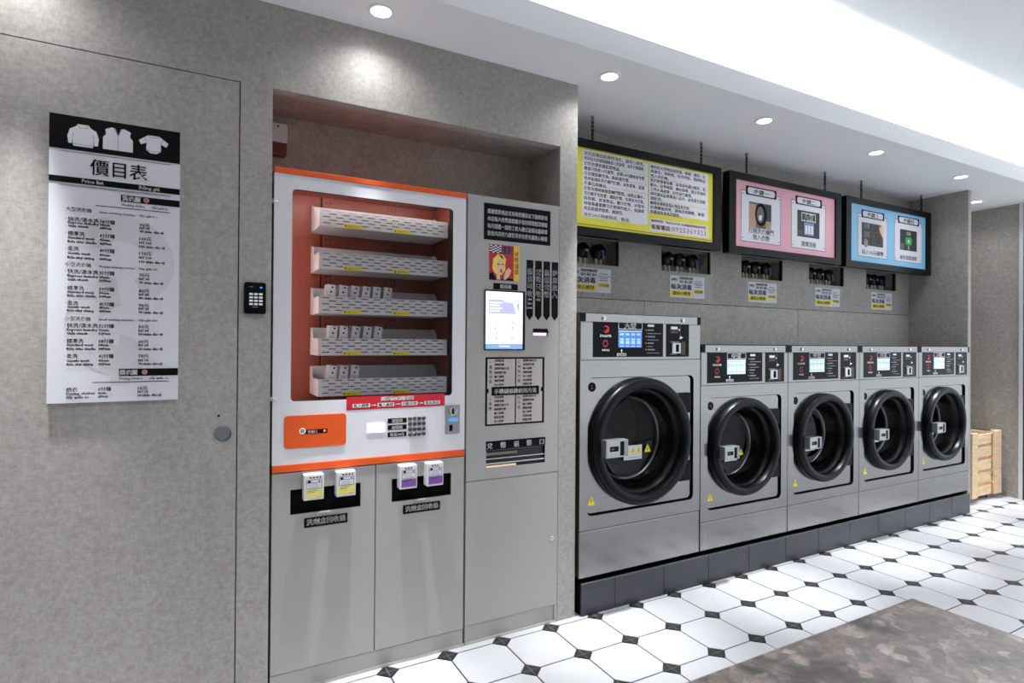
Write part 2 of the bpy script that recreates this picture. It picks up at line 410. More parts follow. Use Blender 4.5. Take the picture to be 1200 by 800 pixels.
for i in range(-20, 26):
    for r in range(-2, 19):
        x, y = TX + i * TS, TY - r * TS
        cx_, cy_ = x + TS / 2, y - TS / 2
        if -2.3 < cx_ < 9.3 and cy_ > -4.85 and (cy_ < 0.1 or (5.7 < cx_ and cy_ < 0.36)):
            if near(cx_, cy_) and nw < 290: put(omesh, 0, cx_, cy_); nw += 1
            else: octo(rest, cx_, cy_)
        if -2.3 < x < 9.3 and y > -4.85 and (y < 0.0 or (5.7 < x and y < 0.4)):
            if near(x, y) and na < 290: put(amesh, 1, x, y); na += 1
            else: acc(rest, x, y)
rest.build('floor_tiling', floor, kind='stuff')

# ------------------------------------------------------------------ DOWNLIGHTS
def downlight(x, y, z, label, spot, spill, group='recessed downlights', half=30):
    t = thing('downlight', label, 'light', (x, y, z), group)
    MB().lathe([(0.052, 0.0), (0.052, -0.004), (0.040, -0.005), (0.037, 0.002)], (0, 0, 0), 'z', CEIL, 40).build('trim_ring', t, smooth=True)
    MB().cyl((0, 0, -0.003), 'z', 0.037, 0.002, LAMP, 32).build('lens', t)
    d = bpy.data.lights.new('beam', 'SPOT'); d.energy = spot; d.spot_size = math.radians(half); d.spot_blend = 1.0; d.shadow_soft_size = 0.022
    d.color = (0.97, 0.985, 1.0)
    o = bpy.data.objects.new('beam', d); COL.objects.link(o); o.parent = t; o.location = (0, 0, -0.012)
    if spill:
        a = bpy.data.lights.new('spill', 'SPOT'); a.energy = spill; a.spot_size = math.radians(150); a.spot_blend = 1.0; a.shadow_soft_size = 0.03; a.color = d.color
        q = bpy.data.objects.new('spill', a); COL.objects.link(q); q.parent = t; q.location = (0, 0, -0.012)
for x, lb in ((-0.52, 'recessed white downlight above the price list, cut off by the frame'), (0.609, 'recessed white downlight above the vending machine'),
              (1.72, 'recessed white downlight by the pillar and the yellow sign'), (2.83, 'recessed white downlight in front of the pink sign'),
              (3.94, 'recessed white downlight in front of the blue sign'), (5.05, 'recessed white downlight in front of the end partition')):
    downlight(x, -0.155, ZC, lb, SPOT_W, SPILL_W)
downlight(6.03, 0.155, ZC, 'recessed white downlight over the wooden crate corner', SPOT_W, SPILL_W)
for x in (-1.2, 0.6, 2.4, 4.2, 6.0, 7.8):
    for y in (-1.6, -3.4):
        downlight(x, y, ZU, 'added unseen downlight in the high ceiling, fill light for the room', ROOM_FILL_W, 0, 'added fill downlights of the high ceiling', 120)  # unseen lamps, added to raise the ambient light in the room

# ------------------------------------------------------------------ PRICE LIST BOARD
PX0, PX1, PZ0, PZ1 = -0.4325, -0.0655, 1.1455, 2.088
pl = thing('price_list', 'tall white price list board with black header on the grey flush door', 'sign', (-0.249, -0.006, PZ0))
po = tuple(pl.location); YP = -0.012
MB().box(PX0, PX1, YP, 0.0, PZ0, PZ1, PAPER).build('board', pl, po)
g = MB(); L1, L2, L3 = YP - .0006, YP - .0012, YP - .0018
for cx_, cz_, r_, a0, a1, w_ in ((-0.235, 1.62, 0.155, -60, 150, 0.085), (-0.22, 1.40, 0.17, 100, 265, 0.10), (-0.25, 1.29, 0.085, -100, 80, 0.07)):
    wmk = mat('watermark_grey', rgb(211, 211, 216), .55); q = []
    for i in range(25):
        an = math.radians(a0 + (a1 - a0) * i / 24)
        for rr_ in (r_ - w_, r_): q.append((min(max(cx_ + rr_ * math.cos(an), PX0 + .01), PX1 - .008), L1 - .00005 * len(g.f) / 24, min(max(cz_ + rr_ * math.sin(an), PZ0 + .01), 1.86)))
    g.add(q, [(2 * i, 2 * i + 1, 2 * i + 3, 2 * i + 2) for i in range(24)], wmk)
g.build('watermark', pl, po)
for x0_, x1_, z0_, z1_ in ((PX0, PX1, 1.976, PZ1), (PX0, PX1, 1.867, 1.887), (-0.238, PX1, 1.823, 1.846), (-0.239, PX1, 1.231, 1.256)):
    MB().rect(x0_, x1_, z0_, z1_, L2, INK).build('header_band', pl, po)
for z_, a, b, t_ in ((1.969, -0.405, -0.094, .0016), (1.860, -0.407, -0.093, .0016), (1.8565, -0.407, -0.093, .001), (1.801, -0.309, -0.094, .0025), (1.211, -0.311, -0.093, .0025)):
    MB().rect(a, b, z_ - t_ / 2, z_ + t_ / 2, L2, INK).build('rule_line', pl, po)
ic = MB()
def icon(cx_, cz_, s_, outline, lines):
    ic.poly([(cx_ + p[0] * s_, cz_ + p[1] * s_) for p in outline], L3, PAPER)
    for ln in lines:
        for (a, b), (c, d) in zip(ln, ln[1:]):
            dx, dz = c - a, d - b; q = math.hypot(dx, dz) or 1; nx, nz = -dz / q * .02, dx / q * .02
            ic.add([(cx_ + u * s_, L3 - .0004, cz_ + v * s_) for u, v in ((a + nx, b + nz), (a - nx, b - nz), (c - nx, d - nz), (c + nx, d + nz))], [(0, 1, 2, 3)], GREYM)
icon(-0.343, 2.030, 0.042, [(-.35, .78), (.35, .78), (.45, .6), (.85, .35), (1.0, -.2), (.95, -.75), (.72, -.78), (.68, -.3), (.66, -.75), (.62, -.95), (-.62, -.95), (-.66, -.75), (-.68, -.3), (-.72, -.78), (-.95, -.75), (-1.0, -.2), (-.85, .35), (-.45, .6)],
     [[(-.35, .72), (-.2, .5), (.2, .5), (.35, .72)], [(-.68, -.3), (-.62, .1)], [(.68, -.3), (.62, .1)], [(-.62, -.8), (.62, -.8)]])
icon(-0.2475, 2.031, 0.042, [(-.42, .9), (-.2, .86), (0, .3), (.2, .86), (.42, .9), (.85, .7), (.8, .3), (1.0, .05), (1.0, -.9), (-1.0, -.9), (-1.0, .05), (-.8, .3), (-.85, .7)],
     [[(0, .3), (0, -.9)], [(-.25, .86), (0, .25), (.25, .86)]])
icon(-0.145, 2.036, 0.046, [(-.35, .55), (.35, .55), (.95, .1), (.82, -.2), (.45, -.02), (.48, -.55), (.2, -.78), (-.2, -.78), (-.48, -.55), (-.45, -.02), (-.82, -.2), (-.95, .1)],
     [[(-.35, .55), (-.2, .42), (.2, .42), (.35, .55)], [(-.48, -.5), (-.15, -.66), (.15, -.66), (.48, -.5)], [(-.6, .3), (-.42, 0)], [(.6, .3), (.42, 0)]])
ic.build('garment_icons', pl, po)
t = MB()
t.text('價目表', -0.2435, 1.906, 0.058, L3, INK, w=0.16, al='C', bold=.012)
t.text('Price list', -0.345, 1.872, 0.017, L3, WINK, w=0.058, bold=.02); t.text('Bảng giá', -0.186, 1.872, 0.017, L3, WINK, w=0.06, bold=.02)
t.text('洗衣服', -0.234, 1.8275, 0.019, L3, WINK, w=.052, bold=.03); t.disc(-0.165, 1.835, 0.0085, L3, mat('badge_rose', rgb(200, 150, 146), .5))
t.text('衣', -0.165, 1.8305, .011, L3 - .0004, INK, al='C')
t.text('Washing clothes', -0.236, 1.809, 0.0105, L3, INK, w=.066, bold=.02); t.text('Giặt quần áo', -0.15, 1.809, 0.0105, L3, INK, w=.05, bold=.02)
t.text('烘衣服', -0.236, 1.2365, 0.019, L3, WINK, w=.05, bold=.03); t.disc(-0.165, 1.2435, 0.0085, L3, mat('badge_rose', (0, 0, 0)))
t.text('衣', -0.165, 1.239, .011, L3 - .0004, INK, al='C')
t.text('Drying clothes', -0.237, 1.219, 0.0105, L3, INK, w=.066, bold=.02); t.text('Sấy quần áo', -0.15, 1.219, 0.0105, L3, INK, w=.055, bold=.02)
SEC = [(('大型洗衣機', 'Large washing machine', 'Máy giặt lớn'), 1.783, ((1.750, 1.738, 1.727, '快洗/清水洗', 'Express laundry', 'Giặt nhanh', 38, 90), (1.703, 1.688, 1.675, '標準洗', 'Standard wash', 'Rửa tiêu chuẩn', 42, 100), (1.653, 1.637, 1.623, '柔洗', 'Gentle wash', 'Rửa nhẹ nhàng', 49, 110))),
       (('中型洗衣機', 'Medium washing machine', 'Máy giặt vừa'), 1.601, ((1.578, 1.563, 1.551, '快洗/清水洗', 'Express laundry', 'Giặt nhanh', 35, 70), (1.524, 1.510, 1.498, '標準洗', 'Standard wash', 'Rửa tiêu chuẩn', 39, 80), (1.474, 1.461, 1.449, '柔洗', 'Gentle wash', 'Rửa nhẹ nhàng', 45, 90))),
       (('小型洗衣機', 'Small washing machine', 'Máy giặt nhỏ'), 1.424, ((1.401, 1.386, 1.374, '快洗/清水洗', 'Express laundry', 'Giặt nhanh', 32, 50), (1.350, 1.336, 1.323, '標準洗', 'Standard wash', 'Rửa tiêu chuẩn', 38, 60), (1.300, 1.284, 1.272, '柔洗', 'Gentle wash', 'Rửa nhẹ nhàng', 42, 70))),
       (None, 0, ((1.190, 1.176, 1.164, '烘衣', 'Drying clothes', 'Sấy quần áo', 6, 10),))]
for head, hz, rows in SEC:
    if head:
        t.text(head[0], -0.387, hz - .007, .0150, L3, REDINK, w=.069, bold=.012)
        t.text(head[1], -0.296, hz - .006, .0105, L3, REDINK, w=.098, bold=.018); t.text(head[2], -0.184, hz - .006, .0105, L3, REDINK, bold=.015)
    for z1_, z2_, z3_, a, b, c, mn, pr in rows:
        t.rect(-0.387, -0.385, z1_ - .001, z1_ + .001, L3, INK)
        t.text(a, -0.381, z1_ - .007, .0158, L3, INK, w=.0148 * len(a) - (.006 if '/' in a else 0), bold=.016); t.text(b, -0.381, z2_ - .004, .0122, L3, INK, w=.00545 * len(b), bold=.03); t.text(c, -0.381, z3_ - .004, .0122, L3, INK, w=.00545 * len(c), bold=.03)
        t.text('%d分鐘' % mn, -0.296, z1_ - .007, .0158, L3, INK, w=.042 if mn > 9 else .036, bold=.016); t.text('%dmin' % mn, -0.296, z2_ - .004, .0118, L3, INK, bold=.03); t.text('%dPhút' % mn, -0.296, z3_ - .004, .0118, L3, INK, bold=.03)
        t.text('%d元' % pr, -0.184, z1_ - .007, .0158, L3, INK, bold=.016); t.text('NT.%d' % pr, -0.184, z2_ - .004, .0118, L3, INK, bold=.03); t.text('%d nhân dân tệ' % pr, -0.184, z3_ - .004, .0118, L3, INK, bold=.03)
t.build('lettering', pl, po)

# ------------------------------------------------------------------ KEYPAD ON THE WALL
kp = thing('access_keypad', 'small black access keypad with lit white keys beside the door', 'keypad', (0.181, 0, 1.455))
ko = tuple(kp.location)
MB().plate(rrect(0.1435, 0.2185, 1.455, 1.572, 0.008), [], -0.018, 0.0, BLACKG).build('body', kp, ko, bevel=.004)
for i in range(3):
    for j in range(4):
        MB().box(0.1615 + i * .0165, 0.1735 + i * .0165, -0.0195, -0.017, 1.525 - j * .0125, 1.532 - j * .0125, mat('key_white', rgb(200, 204, 210), .4, emit=.25)).build('key', kp, ko)
MB().rect(0.197, 0.206, 1.551, 1.556, -0.0186, BLUEL).rect(0.163, 0.173, 1.554, 1.5565, -0.0186, GREYM).rect(0.172, 0.19, 1.479, 1.481, -0.0186, GREYM).build('status_light', kp, ko)

# ------------------------------------------------------------------ ALARM SIREN IN THE NICHE
sn = thing('alarm_siren', 'white and red alarm siren high on the wall above the vending machine', 'siren', (0.285, 0.28, 2.14))
so = tuple(sn.location)
MB().plate(rrect(0.246, 0.322, 2.195, 2.274, 0.008), [circ(0.285, 2.262, 0.004, 12)], 0.245, 0.28, mat('siren_white', rgb(206, 202, 204), .4), DARK).build('housing', sn, so, bevel=.004)
MB().plate(rrect(0.248, 0.320, 2.14, 2.212, 0.008), [], 0.250, 0.28, mat('siren_red', rgb(120, 22, 30), .25)).build('red_lens', sn, so, bevel=.004)
rr = MB()
for k in range(5): rr.box(0.252, 0.316, 0.2475, 0.2505, 2.150 + k * .0085, 2.154 + k * .0085, mat('siren_red_dark', rgb(84, 12, 18), .3))
rr.build('lens_ribs', sn, so)

# ------------------------------------------------------------------ VENDING MACHINE
vm = thing('vending_machine', 'white and orange detergent vending machine with glass front in the wall niche', 'vending machine', (0.644, 0.13, 0.847))
vo = tuple(vm.location)
VX0, VX1, VZ0, VZ1 = 0.246, 1.043, 0.850, 2.020
GX0, GX1, GZ0, GZ1 = 0.311, 0.981, 1.121, 1.943
MB().plate([(VX0, VZ0 + .029), (VX1, VZ0 + .029), (VX1, VZ1 - .022), (VX0, VZ1 - .022)], [rrect(GX0, GX1, GZ0, GZ1, 0.016)], -0.002, 0.014, WHITE, NAVY).build('front_frame', vm, vo, bevel=.002)
MB().box(VX0, VX1, -0.006, 0.27, VZ1 - .0215, VZ1, ORANGE).build('top_trim', vm, vo, bevel=.002)
MB().box(VX0, VX1, -0.006, 0.014, VZ0, VZ0 + .0285, ORANGE).build('bottom_trim', vm, vo, bevel=.002)
sh = MB()
sh.box(VX0, VX0 + .008, .014, .27, VZ0 + .029, VZ1 - .022, WHITE).box(VX1 - .008, VX1, .014, .27, VZ0 + .029, VZ1 - .022, WHITE).box(VX0 + .008, VX1 - .008, .262, .27, VZ0 + .029, VZ1 - .022, WHITE).box(VX0 + .008, VX1 - .008, .014, .262, VZ0 + .001, VZ0 + .02, WHITE)
sh.build('casing', vm, vo)
it = MB()
it.box(.256, 1.033, .255, .261, 1.04, 1.99, INSIDE).box(.256, .261, .016, .255, 1.04, 1.99, INSIDE).box(.261, 1.03, .016, .255, 1.985, 1.99, INSIDE).box(.261, 1.03, .016, .255, 1.04, 1.045, INSIDE)
it.box(.462, .466, .252, .255, 1.045, 1.985, DARK)
for xx in (.47, .76): it.box(xx, xx + .052, .2485, .255, 1.045, 1.985, INSIDE)
for xx in (.496, .786):
    for k in range(40): it.box(xx - .012, xx - .007, .2478, .2488, 1.06 + k * .023, 1.067 + k * .023, DARK).box(xx + .004, xx + .009, .2478, .2488, 1.06 + k * .023, 1.067 + k * .023, DARK)
for zz in (1.30, 1.56, 1.80): it.box(.261, .46, .2535, .2552, zz, zz + .0025, BROWN)
it.build('interior', vm, vo)
MB().box(.984, 1.033, .020, .052, 1.045, 1.985, NAVY).build('side_shade_strip', vm, vo); MB().box(.988, 1.033, .0525, .254, 1.045, 1.985, INSIDE).build('side_lining', vm, vo)  # navy strip paints the shade on the front of the right inner wall
MB().box(GX0 - .008, GX1 + .008, .0145, .0185, GZ0 - .008, GZ1 + .008, GLASS).build('glass_pane', vm, vo)
MB().box(.266, .276, .024, .034, 1.10, 1.95, mat('tube_light', (1.0, .93, .86), .4, emit=13.0)).build('unseen_light_tube', vm, vo)
MB().box(.30, .97, .022, .032, 1.962, 1.972, MATS['tube_light']).build('unseen_light_tube', vm, vo)  # upper tube out of view, added to brighten the trays
TX0, TX1, TF, TB = 0.421, 0.977, 0.050, 0.247
TRAYS = [1.822, 1.648, 1.468, 1.297, 1.131]
for k, z0 in enumerate(TRAYS):
    fh = 0.070; b = MB(); z1 = z0 + fh
    rows = 5; rh = 0.0036; zs = [z0 + 0.012 + i * 0.0125 for i in range(rows)]
    last = z0
    for i, zr in enumerate(zs):                    # slotted front: solid strips and pierced rows
        b.box(TX0, TX1, TF, TF + .002, last, zr, WHITE); x = TX0; sx = TX0 + (0.014 if i % 2 == 0 else 0.040); ln, pt = 0.030, 0.052
        while sx + ln < TX1 - .008:
            b.box(x, sx, TF, TF + .002, zr, zr + rh, WHITE); x = sx + ln; sx += pt
        b.box(x, TX1, TF, TF + .002, zr, zr + rh, WHITE); last = zr + rh
    b.box(TX0, TX1, TF, TF + .002, last, z1, WHITE)
    tr = b.build('tray', vm, vo)
    MB().box(TX0, TX1, TF + .002, TB, z0, z0 + .002, WHITE).build('tray_floor', tr, vo)
    MB().box(TX0, TX1, TB, TB + .002, z0, z1 + .047, WHITE).build('tray_back', tr, vo)
    for xx in (TX0, TX1 - .002):
        q = MB(); pr_ = [(TF + .002, z0 + .002), (TB, z0 + .002), (TB, z1 + .047), (TB - .03, z1 + .047), (TB - .06, z1 + .03), (TB - .075, z1), (TF + .02, z1), (TF + .002, z1 - .01)]
        n_ = len(pr_); q.add([(xx, p[0], p[1]) for p in pr_] + [(xx + .002, p[0], p[1]) for p in pr_], [(5, 4, 3, 2, 1), (7, 6, 5, 1, 0), tuple(n_ + i for i in (1, 2, 3, 4, 5)), tuple(n_ + i for i in (0, 1, 5, 6, 7))] + [(i, (i + 1) % n_, n_ + (i + 1) % n_, n_ + i) for i in range(n_)], WHITE)
        q.build('tray_end', tr, vo)
    MB().box(TX0 + .012, TX1 - .012, TF + .012, TF + .013, z0 + .002, z1 - .004, mat('tray_shadow_card', rgb(30, 30, 34), .7)).build('tray_shade_sheet', tr, vo)  # dark sheet stands in for the shade behind the tray slots
    for xx in (0.518, 0.728):
        l = MB().box(xx, xx + .074, TF - .0012, TF - .0002, z0 + .001, z0 + .016, YEL)
        l.disc(xx + .008, z0 + .0085, .0035, TF - .0016, INK, 10).rect(xx + .018, xx + .032, z0 + .006, z0 + .009, TF - .0016, mat('olive_ink', rgb(150, 130, 30), .5)).rect(xx + .036, xx + .056, z0 + .007, z0 + .0085, TF - .0016, mat('olive_ink', (0, 0, 0)))
        l.build('price_label', tr, vo)
# control area
MB().plate(rrect(.288, .522, .940, 1.066, .012), [], -.0055, -.0024, ORANGE).build('pickup_flap', vm, vo, bevel=.0015)
MB().disc(.355, 1.005, .0125, -.0062, WINK).text('取', .355, .999, .016, -.0068, INK, al='C', bold=.02).rect(.364, .449, .993, 1.009, -.0060, INK).text('取物口', .375, .996, .012, -.0066, WINK, bold=.02).disc(.438, 1.002, .005, -.0066, SKIN, 10).build('flap_badge', vm, vo)
bn = MB().rect(.523, .947, 1.077, 1.131, -.0028, RED)
bn.text('購物流程', .735, 1.111, .018, -.0034, WINK, w=.14, al='C', bold=.03)
for i, s_ in enumerate(('投入錢幣', '輸入編號', '自動出貨', '取出商品')):
    a = .548 + i * .102; bn.rect(a, a + .07, 1.086, 1.101, -.0034, WINK); bn.text(s_, a + .035, 1.0885, .014, -.004, INK, w=.062, al='C', bold=.02)
    if i < 3: bn.poly([(a + .075, 1.0925), (a + .088, 1.0925), (a + .088, 1.090), (a + .097, 1.0935), (a + .088, 1.097), (a + .088, 1.0945), (a + .075, 1.0945)], -.0034, WINK)
bn.build('instruction_banner', vm, vo)
MB().box(.606, .682, -.0045, -.0022, .979, 1.019, LCD).build('display', vm, vo)
for z_, s_ in ((1.014, '選號鈕'), (.986, '確認鈕'), (.956, '每盒10元')):
    MB().rect(.693, .775, z_, z_ + .020, -.0028, INK).text(s_, .734, z_ + .004, .0155, -.0034, WINK, al='C', bold=.02).build('key_label', vm, vo)
for i in range(4):
    for j in range(4):
        MB().lathe([(.0085, -.002), (.0085, -.008), (.0065, -.0105), (0, -.0105)], (.789 + i * .0205, 0, 1.029 - j * .0225), 'y', mat('key_metal', rgb(96, 94, 94), .3, .8), 16).build('key', vm, vo, smooth=True)
cu = MB().plate(rrect(.950, 1.018, .953, 1.078, .004), [rrect(.979, .984, .967, .99, .002, 2)], -.006, -.0022, ALUM, DARK).build('coin_unit', vm, vo, bevel=.001)
MB().lathe([(.020, -.006), (.020, -.010), (.014, -.011), (.006, -.009), (0, -.009)], (.984, 0, 1.052), 'y', CHROME, 24).build('coin_slot', cu, vo, smooth=True)
MB().box(.981, .987, -.0125, -.009, 1.040, 1.064, BLACKM).build('slot_opening', cu, vo)
MB().rect(.966, 1.008, 1.008, 1.021, -.0066, BLUEL).rect(.968, .9835, .965, .992, -.0064, INK).build('coin_light', cu, vo)
for zz in (1.885, 1.135):
    MB().cyl((.247, -.012, zz), 'x', .005, .012, BOLT, 12).cyl((.240, -.008, zz - .008), 'z', .004, .016, BOLT, 12).build('hinge_pin', vm, vo, smooth=True)
# packets standing in the trays
pk = [(2, 6), (3, 5), (4, 3)]
names_ = {2: 'third tray from the top', 3: 'fourth tray from the top', 4: 'bottom tray'}; ordn = ['first', 'second', 'third', 'fourth', 'fifth', 'sixth']
for k, n in pk:
    for i in range(n):
        x = .472 + i * .0475 + (0.006 if k > 2 else 0)
        p = MB(); a = math.radians(6 + random.uniform(-2, 2)); z0 = TRAYS[k] + .003
        p.box(-.017, .017, -.03, .03, 0, .118, WHITE)
        for zz in (.088, .108): p.disc(.004 if zz > .1 else .0, zz, .0042, -.0306, INK, 10)
        p.rect(-.012, .012, .03, .075, -.0306, GREYP)
        o = p.build('detergent_packet', bevel=0)
        o.location = (x, TF + .085, z0 + .0025); o.rotation_euler = (0, a, 0)
        tag(o, 'small white detergent packet, %s from the left in the %s' % (ordn[i], names_[k]), 'packet', 'detergent packets in the vending machine')

# ------------------------------------------------------------------ CABINET UNDER THE VENDING MACHINE
cb = thing('recycling_cabinet', 'grey two door recycling cabinet under the vending machine', 'cabinet', (0.644, .13, 0))
co_ = tuple(cb.location)
MB().box(.246, 1.043, .016, .27, .0, .846, CAB).build('carcass', cb, co_)
MB().box(.246, 1.043, .003, .016, .012, .076, CAB).build('toe_panel', cb, co_)
MB().box(.238, 1.050, .0, .012, .0, .011, mat('floor_strip', rgb(186, 180, 174), .5)).build('floor_strip', cb, co_)
SL = [((.246, .6435), (.313, .583)), ((.6455, 1.043), (.713, .979))]
for (a, b), (c, d) in SL:
    dr = MB().plate([(a + .001, .080), (b - .001, .080), (b - .001, .846), (a + .001, .846)], [[(c, .684), (d, .684), (d, .780), (c, .780)]], -.002, .0155, CAB, BLACKM).build('door', cb, co_, bevel=.0012)
    MB().box(c - .001, d + .001, .0135, .0156, .683, .781, DARK).build('slot_liner', dr, co_)
    MB().box((c + d) / 2 - .04, (c + d) / 2 + .015, -.010, -.002, .676, .683, CAB).build('slot_lip', dr, co_)
    m_ = (c + d) / 2
    MB().rect(m_ - .084, m_ + .083, .626, .664, -.0028, INK).text('洗劑盒回收桶', m_, .6365, .026, -.0034, WINK, w=.148, al='C', bold=.015).build('lettering', dr, co_)
for i, (x, pm, lb) in enumerate(((.393, YELP, 'white detergent box with yellow label, left one above the left recycling slot'), (.516, YELP, 'white detergent box with yellow label, right one above the left recycling slot'),
                                 (.772, PURP, 'white detergent box with purple label, left one above the right recycling slot'), (.890, PURP, 'white detergent box with purple label, right one above the right recycling slot'))):
    b = thing('detergent_box', lb, 'box', (x, -.024, .742), 'detergent boxes on the cabinet'); o_ = (0, 0, 0)
    w_ = .0375
    MB().box(-w_, w_, -.020, .0215, 0, .098, WHITE).build('carton', b, bevel=.003)
    p = MB(); y_ = -.0206
    p.rect(-w_ + .007, w_ - .004, .008, .041, y_, pm)
    p.frame(-w_ + .009, w_ - .007, .044, .079, .0015, y_, INK); p.rect(-w_ + .009, w_ - .007, .066, .0675, y_, INK); p.rect(-.023, -.012, .068, .076, y_, INK); p.disc(.02, .072, .003, y_, INK, 8)
    p.poly([(-.02, .045), (.02, .045), (.018, .055), (.01, .062), (-.01, .062), (-.018, .055)], y_, GREYP)
    for k in range(4 if pm is YELP else 3): p.rect(-.016 + k * .012, -.009 + k * .012, .0835, .089, y_, INK)
    p.rect(-.024, .016, .036, .0375, y_ - .0004, INK); p.rect(-.024, .002, .030, .0315, y_ - .0004, INK); p.rect(.008, .03, .0105, .012, y_ - .0004, GREYM)
    p.build('front_print', b)

# ------------------------------------------------------------------ MONEY CHANGER KIOSK
kk = thing('money_changer', 'tall grey change machine with touch screen between vending machine and pillar', 'kiosk', (1.297, .13, 0))
qo = tuple(kk.location); KX0, KX1, KZ1 = 1.053, 1.541, 2.022
MB().box(KX0, KX1, .016, .27, .0, KZ1, CAB).build('carcass', kk, qo)
MB().plate([(KX0, .731), (KX1, .731), (KX1, KZ1), (KX0, KZ1)], [[(1.152, .782), (1.466, .782), (1.466, .862), (1.152, .862)], [(1.396, 1.388), (1.478, 1.388), (1.478, 1.424), (1.396, 1.424)]], .0, .0155, CAB, BLACKM).build('face_panel', kk, qo, bevel=.0012)
ld = MB().box(KX0, KX1, .0, .0155, .086, .7275, CAB).build('lower_door', kk, qo, bevel=.0012)
MB().lathe([(.010, 0), (.010, -.004), (.004, -.005), (0, -.003)], (1.506, 0, .412), 'y', CHROME, 20).box(1.505, 1.507, -.006, -.004, .408, .416, DARK).build('lock', ld, qo, smooth=True)
MB().box(1.526, KX1, .0, .0155, 0, .0855, CAB).box(KX0, KX0 + .012, .0, .0155, 0, .0855, CAB).build('plinth_stile', kk, qo)
MB().box(KX0 + .012, 1.526, .006, .0158, .010, .083, CAB).box(KX0 + .012, 1.526, .0, .0158, 0, .009, mat('floor_strip', (0, 0, 0))).build('toe_panel', kk, qo)
K1, K2 = -.0006, -.0012
b = MB().rect(1.132, 1.489, 1.825, 1.992, K1, INK)
for i, s_ in enumerate(('感謝您的來店支持與愛護並以下說明事項', '本店無人收幣請您隨手保持環境整潔喔喔', '每月捐贈一部份之收入做公益捐以盡綿薄', '您我共同努力讓世界更有愛充滿愛心喔喔')):
    b.text(s_, 1.150, 1.947 - i * .0335, .024, K2, WINK, w=.320, bold=.02)
b.build('notice_plate', kk, qo)
# comic poster: red print with a yellow strip
b = MB().rect(1.160, 1.288, 1.643, 1.806, K1, mat('poster_red', rgb(176, 34, 48), .5)).rect(1.288, 1.318, 1.643, 1.806, K1, mat('poster_amber', rgb(240, 186, 60), .5))
for i in range(10):
    for j in range(6):
        b.rect(1.164 + i * .0118, 1.1755 + i * .0118, 1.768 + j * .0058, 1.7735 + j * .0058, K1 - .0003, (INK, PAPER, INKB, REDINK)[(i + j) % 2 if i < 5 else 2 + (i * j) % 2])
def P(pts, m_, l): b.poly([(1.160 + .128 * p[0], 1.643 + .12 * p[1]) for p in pts], K1 - .0003 * l, m_)
P([(0, 0), (1, 0), (1, .06), (.62, .12), (.5, .02), (.3, .02), (.12, .3), (0, .22)], INK, 2)
P([(.12, .45), (.16, .8), (.34, 1.0), (.56, .98), (.68, .82), (.64, .6), (.66, .42), (.5, .2), (.3, .2), (.2, .3)], BLOND, 3)
P([(.28, .5), (.32, .75), (.46, .82), (.58, .74), (.6, .5), (.54, .28), (.44, .2), (.33, .3)], SKIN, 4)
P([(.42, .36), (.48, .44), (.53, .36), (.48, .27)], RED, 5)
P([(.32, .62), (.42, .64), (.42, .60), (.33, .585)], INK, 5); P([(.5, .64), (.58, .63), (.57, .59), (.5, .60)], INK, 5)
P([(.14, .8), (.3, .94), (.5, .86), (.34, .76), (.26, .6)], BLOND, 5); P([(.36, .98), (.52, .95), (.6, .82), (.5, .84)], BROWN, 6)
P([(.58, .02), (.7, .05), (.82, .2), (.9, .42), (.84, .44), (.8, .5), (.74, .46), (.66, .36), (.6, .2)], SKIN, 5)
P([(.3, .02), (.44, .02), (.44, .16), (.36, .3), (.3, .2)], SKIN, 6)
b.vtext('兌幣儲值', 1.303, 1.782, .026, K1 - .0004, BROWN, 1.05, .01).build('comic_poster', kk, qo)
MB().rect(1.182, 1.310, 1.600, 1.629, K1, INK).text('儲值機', 1.246, 1.607, .020, K2, WINK, al='C', bold=.02).build('name_plate', kk, qo)
sc = MB().plate([(1.138, 1.322), (1.347, 1.322), (1.347, 1.596), (1.138, 1.596)], [[(1.141, 1.326), (1.336, 1.326), (1.336, 1.590), (1.141, 1.590)]], -.008, .0, BLACKG).build('screen_bezel', kk, qo)
b = MB().rect(1.141, 1.336, 1.326, 1.590, -.004, SCREEN); y_ = -.0046
b.rect(1.158, 1.318, 1.488, 1.553, y_, SCRLAV); b.poly([(1.232, 1.545), (1.285, 1.540), (1.300, 1.488), (1.318, 1.488), (1.300, 1.53), (1.318, 1.548), (1.240, 1.551)], y_ - .0004, SCREEN)
b.poly([(1.248, 1.532), (1.262, 1.536), (1.28, 1.508), (1.266, 1.502)], y_ - .0008, SCRLAV)
for i in range(4): b.rect(1.163, 1.215 + .01 * (i % 2), 1.497 + i * .013, 1.503 + i * .013, y_ - .0004, SCREEN)
b.rect(1.141, 1.336, 1.326, 1.350, y_, SCRBLU).rect(1.213, 1.268, 1.336, 1.341, y_ - .0004, SCREEN).rect(1.228, 1.2295, 1.355, 1.47, y_, SCRLAV)
b.vtext('自助儲值', 1.196, 1.460, .019, y_, GREYM, 1.25).vtext('現金兌幣', 1.281, 1.460, .019, y_, GREYM, 1.25)
b.build('screen', sc, qo)
for i, (s_, x0) in enumerate((('儲值可收', 1.357), ('兌幣只收', 1.4045), ('儲值兌幣', 1.4515), ('鈔票放入', 1.498))):
    x1 = x0 + .0372; xm = (x0 + x1) / 2
    b = MB().poly([(x0, 1.748), (x0, 1.486), (xm, 1.463), (x1, 1.486), (x1, 1.748)], K1, INK)
    b.vtext(s_, xm, 1.711, .033, K2, WINK, 1.06, .012)
    for k, q in enumerate((('100', '500', '1000'), ('100',), (), ())[i]): b.text(q, xm, 1.556 - k * .020, .016, K2, WINK, al='C', bold=.0)
    b.build('arrow_label', kk, qo)
